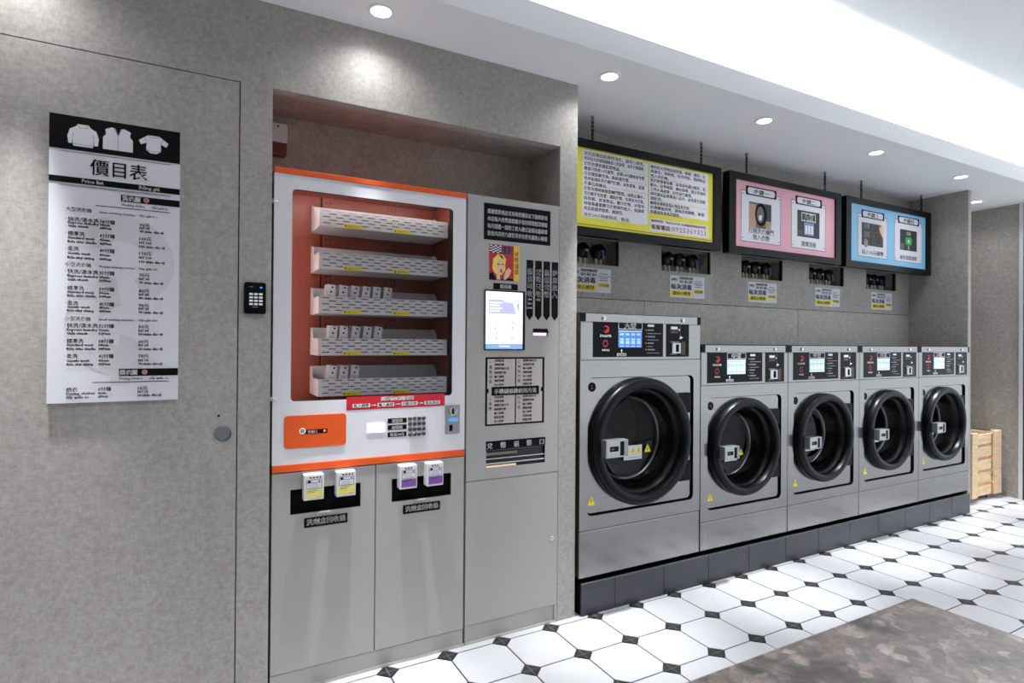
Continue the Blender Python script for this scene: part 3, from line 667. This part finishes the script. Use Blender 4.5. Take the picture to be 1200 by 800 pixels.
ps = MB().box(1.396, 1.478, .012, .0156, 1.388, 1.424, BLACKM).rect(1.397, 1.477, 1.390, 1.404, .010, SCRPINK).box(1.392, 1.482, -.006, .0, 1.405, 1.412, BLACKG).build('banknote_slot', kk, qo)
b = MB().rect(1.145, 1.460, .974, 1.288, K1, INK); pp = mat('plate_greige', rgb(186, 178, 174), .5)
for a, c, d, e in ((1.155, 1.299, 1.144, 1.280), (1.305, 1.448, 1.144, 1.280), (1.155, 1.299, .982, 1.124), (1.305, 1.448, .982, 1.124)): b.rect(a, c, d, e, K2, pp)
b.rect(1.162, 1.440, 1.112, 1.152, K2 - .0003, pp).rect(1.176, 1.430, 1.112, 1.152, K2 - .0006, INK)
b.text('手機儲值機使用方法', 1.303, 1.122, .024, K2 - .0012, WINK, w=.225, al='C', bold=.02)
for a, zt, vt in ((1.155, 1.268, '一儲值加值'), (1.305, 1.268, '二掃碼付款'), (1.155, 1.100, '三選擇'), (1.305, 1.100, '四完成')):
    for i in range(7): b.text(('請選擇功能', '輸入號碼', '確認金額', '投入紙鈔', '完成加值', '按確定鍵', '選擇付款方式')[(i + int(a * 10)) % 7], a + .036, zt - i * .0185, .0125, K2 - .0006, INK, bold=.02)
    b.vtext(vt, a + .015, zt + .010, .017, K2 - .0006, INK, 1.3)
b.build('instruction_plate', kk, qo)
b = MB().rect(1.150, 1.468, .863, .904, K1, INK)
for i, ch in enumerate('兌幣退幣口'): b.text(ch, 1.170 + i * .0695, .871, .030, K2, WINK, al='C', bold=.02)
b.build('outlet_label', kk, qo)
ot = MB().box(1.152, 1.466, .013, .0157, .782, .862, mat('outlet_dark', rgb(38, 36, 36), .3)).build('coin_outlet', kk, qo)
MB().box(1.152, 1.315, .004, .0125, .838, .850, CABD).box(1.152, 1.466, .003, .0125, .820, .8245, CHROME).box(1.152, 1.466, .003, .0125, .797, .803, CHROME).box(1.152, 1.310, .001, .0125, .783, .790, mat('warm_lip', rgb(226, 200, 170), .3, emit=.3)).build('outlet_bars', ot, qo)

# ------------------------------------------------------------------ HANGING SIGNS
def sign(x0, chains, panel, label):
    x1, z0, z1, yf = x0 + 1.2, 1.957, 2.490, .250
    t_ = thing('hanging_sign', label, 'sign', ((x0 + x1) / 2, yf + .028, z0), 'signs hung over the washing machines'); o_ = tuple(t_.location)
    fx = .065; fz = .046
    MB().plate([(x0, z0), (x1, z0), (x1, z1), (x0, z1)], [[(x0 + fx, z0 + fz), (x1 - fx, z0 + fz), (x1 - fx, z1 - fz), (x0 + fx, z1 - fz)]], yf, yf + .055, BLACKG).build('frame', t_, o_, bevel=.003)
    MB().box(x0 + fx - .01, x1 - fx + .01, yf + .012, yf + .02, z0 + fz - .01, z1 - fz + .01, panel).build('panel', t_, o_)
    MB().box(x0 + fx, x1 - fx, yf + .045, yf + .054, z0 + fz, z1 - fz, BLACKM).build('back_board', t_, o_)
    for cx_ in chains:
        c = MB(); n = 6; lz = (ZC - .012 - z1) / n
        for k in range(n):
            zc_ = z1 + lz * (k + .5); L_ = lz * .66; r_ = .0065; pts = []
            for a in range(12):
                u = r_ * math.cos(math.pi * a / 6); w = L_ * math.sin(math.pi * a / 6)
                pts.append((cx_ + (u if k % 2 else 0), yf + .028 + (0 if k % 2 else u), zc_ + w))
            c.tube(pts, .0028, BLACKM, 6, True)
        c.build('chain', t_, o_, smooth=True)
        MB().cyl((cx_, yf + .028, ZC - .006), 'z', .012, .006, ALUM, 16).tube([(cx_, yf + .028, ZC - .004), (cx_ + .008, yf + .028, ZC - .012), (cx_ + .004, yf + .028, ZC - .022), (cx_ - .004, yf + .028, ZC - .018)], .0025, ALUM, 6).build('ceiling_hook', t_, o_, smooth=True)
    return t_, o_, yf + .0114
# yellow notice
t_, o_, ys = sign(1.742, (1.94, 2.79), SIGNY, 'black framed yellow notice sign hung beside the pillar')
b = MB(); XA, XB, XC, XE = 1.872, 2.335, 2.345, 2.835
def zl(i): return 2.407 - i * .0268
LT = [(0, '本店設備自助操作洗衣，請安心使用。', 1), (1, '使用前先詳細閱讀機器上的說明，以免衣物損壞；', 1), (2, '切勿洗滌有鐵釦等物品。', 0), (3, '機器只限收10元硬幣，如需10元請使用兌幣', 1), (4, '可自儲值機兌換。紙鈔請平整。', 0), (5, '使用後請將洗衣機門打開，以免異味，並請', 1), (6, '不要佔用機台。', 0),
      (7, '衣物洗滌時請檢查機門緊閉，以防止漏水。', 1), (8, '洗衣機不可放置：鐵釦衣物、毛毯及大衣等、', 1), (9, '絲質類、皮革物品、髒污衣物、沙發布', 0), (10, '地毯等嚴重髒污衣物請勿放入，如損壞', 0), (11, '本店將請求賠償，謝謝您。', 0)]
for q in ((XA - .012, XB, 2.060, 2.434), (XC, XE, 2.140, 2.434), (XC + .01, XE, 2.030, 2.105)): MB().rect(*q, ys, PAPER).build('text_panel', t_, o_)
for i, s_, hd in LT:
    full = len(s_) > 15
    b.text(s_, XA, zl(i) - .001 * i, .0235, ys - .0006, INKB, w=(.435 if full else len(s_) * .0232), bold=.012)
    if hd and i: b.rect(XA - .012, XB, zl(i) + .0225, zl(i) + .0245, ys - .0004, SIGNY)
b.text('洗衣24小時服務店，歡迎。', XA, 2.066, .022, ys - .0006, REDINK, w=.33, bold=.012)
RT = [(0, '請勿將大型物品如地毯、棉被、睡袋、玩', 0), (1, '具填充、填裝物、毛巾地墊、塑膠製品', 0), (2, '放入洗衣機。', 0), (3, '若衣物需要染整，以免染色請分開洗，若', 1), (4, '脫水、投幣錯誤、機台損壞，請立即通知', 0), (5, '工作人員處理，切勿自行處理。', 0), (6, '請勿讓孩童單獨進入店內，以免發生危險', 1), (7, '請配合。', 0), (8, '離開前請檢查個人物品及衣物', 1), (9, '如遇機器故障，請與店家聯繫，謝謝，', 1), (10, '將儘速前來為您服務。', 0)]
for i, s_, hd in RT:
    full = len(s_) > 16
    b.text(s_, XC + .010, zl(i) - .002, .0230, ys - .0006, INKB, w=(.455 if full else len(s_) * .0242), bold=.012)
    if hd: b.rect(XC, XE, zl(i) + .020, zl(i) + .0220, ys - .0004, SIGNY)
b.text('服務時間：每日24小時 如遇機器問題請來電', XC + .018, 2.086, .017, ys - .0006, REDINK, w=.45, bold=.012)
b.text('客服電話：', XC + .018, 2.045, .032, ys - .0006, REDINK, w=.165, bold=.02); b.text('0925369321', XC + .185, 2.043, .045, ys - .0006, REDINK, w=.285)
b.rect(1.815, 2.86, 2.017, 2.0195, ys - .0004, INK)
b.build('lettering', t_, o_)
# step signs
def step(b, x0, x1, z0, z1, head, cap, yy):
    b.rect(x0, x1, z0, z1, yy, PAPER); b.frame(x0, x1, z0, z1, .003, yy - .0004, INK)
    xm = (x0 + x1) / 2; w2 = (x1 - x0) * .385
    b.poly(rrect(xm - w2, xm + w2, z1 - .026, z1 + .034, .006), yy - .0008, INK); b.poly(rrect(xm - w2 + .018, xm + w2 - .018, z1 - .018, z1 + .026, .016), yy - .0012, PAPER)
    b.text(head, xm, z1 - .012, .036, yy - .0016, INK, w=.155, al='C', bold=.015)
    for u in (x0 + .018, x1 - .018):
        for v in (z0 + .022, z1 - .022): b.disc(u, v, .006, yy - .0006, GREYM, 8)
    for i, s_ in enumerate(cap): b.text(s_, xm, z0 + .022 + (len(cap) - 1 - i) * .042, .040, yy - .0006, INK, w=min(.042 * len(s_), (x1 - x0) * .74), al='C', bold=.012)
t_, o_, ys = sign(3.016, (3.21, 4.057), SIGNP, 'black framed pink sign with washing steps one and two')
for q in ((3.139, 3.539, 2.043, 2.382, '步驟一', ('打開洗衣機門', '放入衣物')), (3.653, 4.041, 2.043, 2.382, '步驟二', ('選擇流程',))):
    b = MB(); step(b, *q, ys); b.build('step_card', t_, o_)
DK = mat('photo_dark', rgb(44, 40, 42), .5); MD = mat('photo_mid', rgb(104, 92, 88), .5); LTN = mat('photo_tan', rgb(180, 150, 124), .5)
y1, y2, y3 = ys - .0006, ys - .0010, ys - .0014
b = MB().rect(3.217, 3.440, 2.142, 2.313, y1, MD).rect(3.217, 3.285, 2.142, 2.30, y2, LTN).rect(3.37, 3.44, 2.20, 2.313, y2, DK).rect(3.385, 3.44, 2.142, 2.195, y2, LTN)
b.disc(3.335, 2.235, .060, y2 - .0002, INK, 28, .078).disc(3.328, 2.235, .036, y3, MD, 24, .055).poly([(3.31, 2.225), (3.345, 2.235), (3.34, 2.2), (3.315, 2.195)], y3 - .0003, PAPER).build('door_photo', t_, o_)
b = MB().rect(3.718, 3.970, 2.129, 2.317, y1, DK).frame(3.765, 3.925, 2.243, 2.303, .005, y2, WINK).text('大型', 3.845, 2.253, .055, y2, WINK, al='C', bold=.015).rect(3.795, 3.905, 2.145, 2.235, y2, mat('photo_blue', rgb(110, 140, 190), .4)).rect(3.718, 3.775, 2.14, 2.175, y2, BROWN)
for i in range(3): b.rect(3.806 + i * .033, 3.830 + i * .033, 2.155, 2.215, y3, PAPER)
b.build('screen_photo', t_, o_)
t_, o_, ys = sign(4.278, (4.514, 5.38), SIGNB, 'black framed light blue sign with washing steps three and four')
for q in ((4.443, 4.843, 2.047, 2.376, '步驟三', ('投入10元硬幣',)), (4.945, 5.357, 2.047, 2.386, '步驟四', ('綠色按鈕啟動',))):
    b = MB(); step(b, *q, ys); b.build('step_card', t_, o_)
y1, y2, y3 = ys - .0006, ys - .0010, ys - .0014
b = MB().rect(4.493, 4.783, 2.137, 2.313, y1, DK).text('大型', 4.56, 2.272, .038, y2, WINK, al='C', bold=.015).rect(4.525, 4.60, 2.20, 2.245, y2, MD).rect(4.638, 4.644, 2.145, 2.305, y2, MD).frame(4.66, 4.76, 2.15, 2.25, .004, y2, MD)
b.poly([(4.783, 2.205), (4.755, 2.235), (4.728, 2.275), (4.733, 2.31), (4.745, 2.285), (4.752, 2.313), (4.783, 2.313)], y3, SKIN).disc(4.55, 2.155, .028, y3, GREYM, 20, .034).build('coin_photo', t_, o_)
b = MB().rect(5.026, 5.277, 2.144, 2.313, y1, DK).text('啟動', 5.15, 2.272, .034, y2, WINK, al='C', bold=.015).poly(rrect(5.105, 5.2, 2.19, 2.255, .02), y2, GREENP).disc(5.152, 2.222, .013, y3, PAPER, 14).rect(5.14, 5.165, 2.15, 2.185, y2, GREYM).rect(5.03, 5.085, 2.15, 2.20, y2, MD).build('button_photo', t_, o_)

# ------------------------------------------------------------------ WATER VALVES AND STICKERS
WN = ['largest washer', 'second washer', 'third washer', 'fourth washer', 'last washer']
for i, (a, b_) in enumerate(RX):
    for j, (dx, pos) in enumerate(((.11, 'left'), (.215, 'middle'), (.335, 'right'))):
        if i == 0 and j == 0: continue
        x, z = a + dx, 1.922
        v = thing('water_valve', '%s water valve, %s one in the recess above the %s' % ('blue levered black' if j == 2 else 'black round', pos, WN[i]), 'valve', (x, .546, z), 'water valves in the wall recesses')
        MB().lathe([(0, -.058), (.030, -.058), (.046, -.050), (.048, -.02), (.04, -.006), (.02, 0), (0, 0)], (0, 0, 0), 'y', BLACKG, 24).build('wheel', v, smooth=True)
        MB().box(-.012 + .01, .026, -.066, -.058, -.008, .006, BLUEP if j == 2 else GREYM).box(.008, .024, -.066, -.056, -.05, -.008, BLUEP if j == 2 else BLACKG).build('lever', v, bevel=.002)
        for dxx in (-.018, .018): MB().cyl((dxx, -.030, -.0895), 'z', .0085, .055, PIPE, 12).build('pipe', v, smooth=True)
    c = ((1.905, 2.210), (2.695, 3.005), (3.440, 3.751), (4.203, 4.520), (4.957, 5.262))[i]
    s_ = thing('hygiene_sticker', 'white and yellow disinfection sticker on the wall above the %s' % WN[i], 'sticker', ((c[0] + c[1]) / 2, YB, 1.663), 'stickers under the valve recesses'); o_ = tuple(s_.location)
    x0, x1, z0, z1 = c[0], c[1], 1.663, 1.808; W_ = x1 - x0
    MB().box(x0, x1, YB - .0012, YB, z0, z1, PAPER).build('sheet', s_, o_)
    p = MB(); y_ = YB - .0018
    p.rect(x0, x0 + W_ * .655, z0 + .012, z0 + .045, y_, YEL).rect(x0 + W_ * .69, x1 - .012, z0 + .033, z0 + .058, y_, YEL)
    p.text('請安心使用', x0 + W_ * .33, z0 + .0185, .027, y_ - .0006, INK, w=W_ * .5, al='C', bold=.02); p.text('已完成', x0 + W_ * .83, z0 + .038, .02, y_ - .0006, INK, w=W_ * .24, al='C', bold=.02)
    p.text('每次消毒', x0 + W_ * .325, z0 + .056, .040, y_, INKB, w=W_ * .60, al='C', bold=.025)
    p.text('本機台', x0 + W_ * .03, z0 + .112, .018, y_, INK, w=W_ * .19, bold=.02)
    for k in range(3): p.text('時間', x0 + W_ * (.27 + .135 * k), z0 + .122, .020, y_, INK, w=.036, bold=.02); p.text('溫水', x0 + W_ * (.27 + .135 * k), z0 + .099, .020, y_, INK, w=.036, bold=.02)
    for zz in (.112, .097, .086, .074): p.rect(x0 + W_ * (.71 if zz != .097 else .68), x1 - W_ * (.08 if zz != .097 else .02), z0 + zz, z0 + zz + .0035, y_, INKB)
    p.build('lettering', s_, o_)

# ------------------------------------------------------------------ PLINTH UNDER THE WASHERS
pn = thing('plinth', 'long dark slate tiled plinth under the row of washing machines', 'plinth', (3.6, .2, 0)); o_ = tuple(pn.location)
PTOP = .158
MB().box(1.676, 5.520, -.008, .43, 0, PTOP - .004, DARK).build('core', pn, o_)
cuts = [1.672, 1.881, 2.215, 2.552, 2.888, 3.222, 3.552, 3.892, 4.232, 4.572, 4.912, 5.240, 5.526]
for a, b_ in zip(cuts, cuts[1:]):
    MB().box(a + .0012, b_ - .0012, -.020, -.008, .002, PTOP, PLTILE).build('plinth_tile', pn, o_, bevel=.0012)
MB().box(1.672, 5.526, -.0215, -.012, PTOP, PTOP + .004, mat('plinth_edge', rgb(120, 122, 128), .3, .6)).build('edge_trim', pn, o_)

# ------------------------------------------------------------------ WASHING MACHINES
def washer(X0, W, top, kick, seam, plate, p1, p2, ring, num, name, scr, label):
    ZB = .187; H = top - ZB; x0 = -W / 2; x1 = W / 2; D = .42
    t_ = thing('washing_machine', label, 'washing machine', (X0 + W / 2, -.015, ZB), 'washing machines on the plinth')
    lx = lambda X: X - (X0 + W / 2); lz = lambda Z: Z - ZB
    px0, px1, pz0, pz1 = lx(plate[0]), lx(plate[1]), lz(plate[2]), lz(plate[3])
    cx_, cz_, R = lx(ring[0]), lz(ring[1]), ring[2]
    ks, sm = lz(kick), lz(seam); lid = H - .044
    # casing
    MB().box(x0 + .002, x0 + .008, .012, D, 0, lid, STEEL).box(x1 - .008, x1 - .002, .012, D, 0, lid, STEEL).box(x0 + .008, x1 - .008, D - .006, D, 0, lid, STEEL).box(x0 + .002, x1 - .002, .002, D, lid, H - .002, STEEL).box(x0 + .008, x1 - .008, .014, D - .006, 0, .01, STEEL).build('casing', t_)
    MB().box(x0 + .028, x1 - .028, -.004, .002, lid + .002, H, STEEL).build('lid_strip', t_, bevel=.0015)
    MB().box(x0, x0 + .026, -.003, .002, lid + .002, H, BLACKM).build('end_cap', t_); MB().box(x1 - .026, x1, -.003, .002, lid + .002, H, BLACKM).build('end_cap', t_)
    MB().box(x0 + .02, x1 - .02, .03, D - .02, H - .002, H + .004, BLACKM).build('lid_gasket', t_)
    for u in (x0 + W * .17, x0 + W * .83): MB().lathe([(.011, -.004), (.011, -.009), (.007, -.012), (0, -.012)], (u, 0, (lid + H) / 2), 'y', BOLT, 16).build('bolt', t_, smooth=True)
    MB().box(x0, x1, 0, .012, 0, ks - .002, STEEL).build('kick_panel', t_, bevel=.004)
    MB().plate([(x0, ks + .001), (x1, ks + .001), (x1, sm - .001), (x0, sm - .001)], [rrect(px0, px1, pz0, pz1, .030)], 0, .026, STEEL, BLACKM).build('front_frame', t_, bevel=.0035)
    MB().box(x0, x1, 0, .012, sm + .001, lid, STEEL).build('console', t_, bevel=.002)
    # door plate with porthole
    MB().plate(rrect(px0 + .004, px1 - .014, pz0 + .010, pz1 - .004, .026), [circ(cx_, cz_, R - .02)], .012, .026, STEEL).build('door_plate', t_, bevel=.0015)
    MB().box(px0 - .01, px1 + .01, .027, .030, pz0 - .01, cz_ - R + .03, DARK).box(px0 - .01, px1 + .01, .027, .030, cz_ + R - .03, pz1 + .01, DARK).box(px0 - .01, cx_ - R + .03, .027, .030, cz_ - R + .03, cz_ + R - .03, DARK).box(cx_ + R - .03, px1 + .01, .027, .030, cz_ - R + .03, cz_ + R - .03, DARK).build('gasket_board', t_)
    k = R / .333
    dr = MB().lathe([(R - .012, .030), (R - .004, .012), (R, -.004), (R - .002, -.020), (R - .010 * k, -.032), (R - .022 * k, -.036), (R - .044 * k, -.036), (R - .054 * k, -.031), (R - .060 * k, -.018), (R - .064 * k, .004), (R - .076 * k, .012), (R - .082 * k, .030), (R - .095 * k, .060), (R - .108 * k, .130)], (cx_, 0, cz_), 'y', BLACKG, 72).build('door_ring', t_, smooth=True)
    MB().lathe([(R - .084 * k, .034), (R - .10 * k, .075), (R - .125 * k, .100), (R - .17 * k, .108), (0, .110)], (cx_, 0, cz_), 'y', SMOKE, 64).build('door_glass', dr, smooth=True)
    MB().lathe([(R - .104 * k, .130), (R - .107 * k, .118), (R - .112 * k, .116), (R - .117 * k, .120), (R - .119 * k, .134), (R - .112 * k, .14)], (cx_, 0, cz_), 'y', ALUM, 64).build('drum_rim', t_, smooth=True)
    MB().lathe([(R - .115 * k, .137), (R - .055 * k, .150), (R - .05 * k, .38), (R - .08 * k, .395), (0, .395)], (cx_, 0, cz_), 'y', DRUM, 48).build('drum', t_, smooth=True)
    for a in (90, 210, 330):
        u, w = cx_ + (R - .075 * k) * math.cos(math.radians(a)), cz_ + (R - .075 * k) * math.sin(math.radians(a))
        MB().tube([(u, .16, w), (u, .37, w)], .030 * k, DRUM, 10).build('drum_paddle', t_, smooth=True)
    for s_ in (1, -1):
        zc_ = cz_ + s_ * R * .56
        MB().box(cx_ + R * .70, px1 - .022, -.006, .012, zc_ - R * .165, zc_ + R * .165, BLACKM).build('hinge', t_, bevel=.003)
    # handle and stickers on the glass
    hx, hz, hw, hh = cx_ - R * .88, cz_ - .012, .140 * k, .088 * k
    hd = MB().box(hx, hx + hw * .82, -.076, -.030, hz - hh / 2, hz + hh / 2, ALUM).build('handle', t_, bevel=.003)
    MB().box(hx + hw * .82, hx + hw, -.074, -.030, hz - hh / 2 + .002, hz + hh / 2 - .002, mat('handle_grey', rgb(150, 152, 156), .35, .5)).build('handle_end', hd, bevel=.002)
    MB().rect(hx + hw * .62, hx + hw * .80, hz - hh * .40, hz + hh * .40, -.0766, INK).rect(hx + hw * .16, hx + hw * .55, hz - hh * .14, hz + hh * .14, -.0766, INK).rect(hx + hw * .22, hx + hw * .36, hz - hh * .04, hz + hh * .04, -.077, REDINK).build('handle_inlay', hd)
    bx = cx_ - R * (.13 if R > .3 else .22); hz -= .03 * k
    st = MB().box(bx, bx + .125 * k, .094, .0955, hz - .075 * k, hz + .002, PAPER)
    for q in range(3):
        u = bx + (.025 + .038 * q) * k; st.poly([(u - .018 * k, hz - .04 * k), (u + .018 * k, hz - .04 * k), (u, hz - .006 * k)], .0934, YEL); st.rect(u - .002, u + .002, hz - .033 * k, hz - .018 * k, .093, INK)
    st.rect(bx + .01, bx + .115 * k, hz - .065 * k, hz - .062 * k, .0934, GREYM)
    u = bx + .165 * k; st.poly([(u - .024 * k, hz - .042 * k), (u + .024 * k, hz - .042 * k), (u, hz + .004 * k)], .094, YEL); st.rect(u - .002, u + .002, hz - .033 * k, hz - .014 * k, .0936, INK)
    st.build('warning_sticker', dr)
    y_ = .0114
    MB().disc(px0 + .034, pz1 - .048, .024, y_, INK, 24).text(num, px0 + .034, pz1 - .0605, .036, y_ - .0005, mat('orange_ink', rgb(206, 110, 70), .5), al='C', bold=.02).build('number_badge', t_)
    u, w = px0 + .034, pz0 + .072
    MB().poly([(u - .024, w - .022), (u + .024, w - .022), (u, w + .024)], y_, YEL).rect(u - .0022, u + .0022, w - .006, w + .010, y_ - .0005, INK).rect(u - .0022, u + .0022, w - .014, w - .010, y_ - .0005, INK).build('warning_triangle', t_)
    # control panels
    a0, a1, z0, z1 = lx(p1[0]), lx(p1[1]), lz(p1[2]), lz(p1[3]); w_, h_ = a1 - a0, z1 - z0
    pc = MB().box(a0, a1, -.0015, 0, z0, z1, PANEL).build('control_panel', t_); y1, y2 = -.0021, -.0027
    X = lambda u: a0 + u * w_; Z = lambda v: z0 + v * h_
    b = MB(); b.disc(X(.175), Z(.755), h_ * .105, y1, RED, 24).poly([(X(.13), Z(.80)), (X(.17), Z(.83)), (X(.20), Z(.77)), (X(.15), Z(.74)), (X(.19), Z(.70)), (X(.13), Z(.72))], y2, PANEL)
    b.text('FAGOR', X(.17), Z(.545), h_ * .10, y1, WINK, w=w_ * .15, al='C', bold=.03)
    for q in range(8):
        an = q * math.pi / 4; b.disc(X(.165) + h_ * .075 * math.cos(an), Z(.37) + h_ * .085 * math.sin(an), h_ * .026, y1, REDINK, 8)
    b.text('MULI', X(.17), Z(.165), h_ * .075, y1, WINK, w=w_ * .09, al='C', bold=.03)
    b.frame(X(.343), X(.687), Z(.765), Z(.965), h_ * .017, y1, WINK).text(name, X(.51), Z(.795), h_ * .185, y1, WINK, w=w_ * .165, al='C', bold=.022)
    b.rect(X(.327), X(.455), Z(.025), Z(.105), y1, WINK).text('請選擇', X(.391), Z(.035), h_ * .07, y2, INK, w=w_ * .11, al='C', bold=.02).poly([(X(.385), Z(.12)), (X(.395), Z(.12)), (X(.395), Z(.17)), (X(.405), Z(.17)), (X(.39), Z(.225)), (X(.375), Z(.17)), (X(.385), Z(.17))], y1, WINK)
    b.rect(X(.765), X(.862), Z(.855), Z(.925), y1, WINK)
    for q in range(4):
        v = .76 - q * .185; b.disc(X(.742), Z(v), h_ * .022, y1, mat('amber_ink', rgb(214, 150, 90), .5), 8); b.rect(X(.765), X(.765 + .09 + .02 * (q % 2)), Z(v - .02), Z(v + .02), y1, GREYM); b.rect(X(.755), X((.97, .93, .84, .94)[q]), Z(v - .105), Z(v - .085), y1, GREYM)
    b.build('lettering', pc)
    s2 = MB().rect(X(.343), X(.680), Z(.265), Z(.735), y1, scr)
    for q in range(4):
        for v, hh_ in ((.60, .06), (.47, .05), (.36, .10), (.285, .03)): s2.rect(X(.365 + .08 * q), X(.42 + .08 * q), Z(v), Z(v + hh_), y2, WSCR2 if scr is WSCR else LCD)
    s2.rect(X(.343), X(.680), Z(.70), Z(.735), y2, WSCR2 if scr is WSCR else LCD); s2.build('touch_screen', pc)
    a0, a1, z0, z1 = lx(p2[0]), lx(p2[1]), lz(p2[2]), lz(p2[3]); w_, h_ = a1 - a0, z1 - z0
    pc = MB().box(a0, a1, -.0015, 0, z0, z1, PANEL).build('payment_panel', t_)
    b = MB().frame(X(.17), X(.50), Z(.69), Z(.90), h_ * .008, y1, GREYM).rect(X(.20), X(.48), Z(.80), Z(.88), y1, WINK).text('投幣口', X(.34), Z(.71), h_ * .075, y1, GREYM, w=w_ * .24, al='C')
    b.rect(X(.595), X(.605), Z(.60), Z(.93), y1, GREYM).disc(X(.56), Z(.79), h_ * .03, y1, WINK, 10).poly([(X(.58), Z(.51)), (X(.74), Z(.56)), (X(.60), Z(.61))], y1, WINK).rect(X(.17), X(.55), Z(.415), Z(.445), y1, GREYM).rect(X(.17), X(.45), Z(.06), Z(.085), y1, GREYM)
    b.rect(X(.66), X(.84), Z(.05), Z(.44), y1, mat('brass_tint', rgb(66, 58, 44), .35, .4)); b.build('lettering', pc)
    MB().plate([(X(.24), Z(.10)), (X(.60), Z(.10)), (X(.60), Z(.40)), (X(.24), Z(.40))], [[(X(.38), Z(.14)), (X(.52), Z(.14)), (X(.52), Z(.36)), (X(.38), Z(.36))]], -.008, -.0015, mat('coin_plate', rgb(206, 208, 212), .35, .3), mat('coin_blue', rgb(60, 100, 150), .4)).build('coin_slot', pc)
    return t_
washer(1.660, .822, 1.506, .420, 1.2705, (1.707, 2.432, .490, 1.183), (1.736, 2.202, 1.286, 1.473), (2.225, 2.393, 1.286, 1.473), (2.060, .843, .335), '5', '大型', WSCR,
       'large steel front loading washing machine marked 5, next to the grey pillar')
SM = [(2.489, '4', '中型', 'medium steel washing machine marked 4, right beside the largest washer'), (3.246, '3', '中型', 'medium steel washing machine marked 3, middle of the five washers'),
      (4.003, '2', '中型', 'medium steel washing machine marked 2, second from the end partition'), (4.760, '1', '小型', 'steel washing machine marked 1, at the far end against the partition')]
for x, n, nm_, lb in SM:
    washer(x, .753, 1.351, .347, 1.120, (x + .055, x + .693, .408, 1.050), (x + .048, x + .513, 1.134, 1.313), (x + .542, x + .716, 1.128, 1.313), (x + .364, .752, .289), n, nm_, WSCR2, lb)

# ------------------------------------------------------------------ WOODEN CRATE ON CASTERS
ct = thing('wooden_crate', 'slatted pine crate on casters between the partition and the far wall', 'crate', (6.115, .26, 0)); o_ = tuple(ct.location)
CX0, CX1, CY0, CY1, CZ0, CZ1 = 5.850, 6.378, .100, .420, .040, .604
for a, b_ in ((CX0, CX0 + .095), (CX1 - .127, CX1)):
    for c, d in ((CY0, CY0 + .018), (CY1 - .018, CY1)):
        MB().box(a, b_, c, d, CZ0, CZ1, PINE).build('post', ct, o_, bevel=.002)
for a in (CX0, CX1 - .018):
    for c, d in ((CY0 + .0185, CY0 + .075), (CY1 - .075, CY1 - .0185)): MB().box(a, a + .018, c, d, CZ0, CZ1, PINE).build('post', ct, o_, bevel=.002)
for k in range(5):
    z0 = CZ0 + .002 + k * .113; z1 = z0 + .087
    MB().box(CX0 + .02, CX1 - .02, CY0 + .024, CY0 + .038, z0, z1, PINE).build('slat', ct, o_, bevel=.002)
    MB().box(CX0 + .02, CX1 - .02, CY1 - .032, CY1 - .0185, z0, z1, PINE).build('slat', ct, o_, bevel=.002)
    for a in (CX0 + .0185, CX1 - .032): MB().box(a, a + .0135, CY0 + .033, CY1 - .033, z0, z1, PINE).build('slat', ct, o_, bevel=.002)
MB().box(CX0 + .033, CX1 - .033, CY0 + .033, CY1 - .033, CZ0, CZ0 + .014, PINE).build('base_board', ct, o_)
for x in (CX0 + .07, CX1 - .15):
    for y in (CY0 + .05, CY1 - .05):
        c = MB().box(x - .016, x + .016, y - .016, y + .016, .034, .040, CHROME).box(x - .012, x - .009, y - .01, y + .01, .012, .034, CHROME).box(x + .009, x + .012, y - .01, y + .01, .012, .034, CHROME).build('caster', ct, o_)
        MB().cyl((x - .008, y, .0165), 'x', .0165, .016, mat('caster_grey', rgb(150, 150, 150), .4), 20).build('wheel', c, o_, smooth=True)

# ------------------------------------------------------------------ STONE TABLE IN THE FOREGROUND
tb = thing('stone_table', 'brown marble topped folding table in the right foreground', 'table', (.90, -1.98, 0)); o_ = tuple(tb.location)
MB().box(.36, 1.428, -2.30, -1.645, .752, .780, MARBLE).build('tabletop', tb, o_, bevel=.003)
for x in (.44, 1.35):
    for y in (-2.22, -1.725): MB().box(x - .022, x + .022, y - .022, y + .022, 0, .752, BLACKM).build('leg', tb, o_, bevel=.002)
MB().box(.42, 1.37, -2.24, -1.705, .712, .751, BLACKM).build('apron', tb, o_)
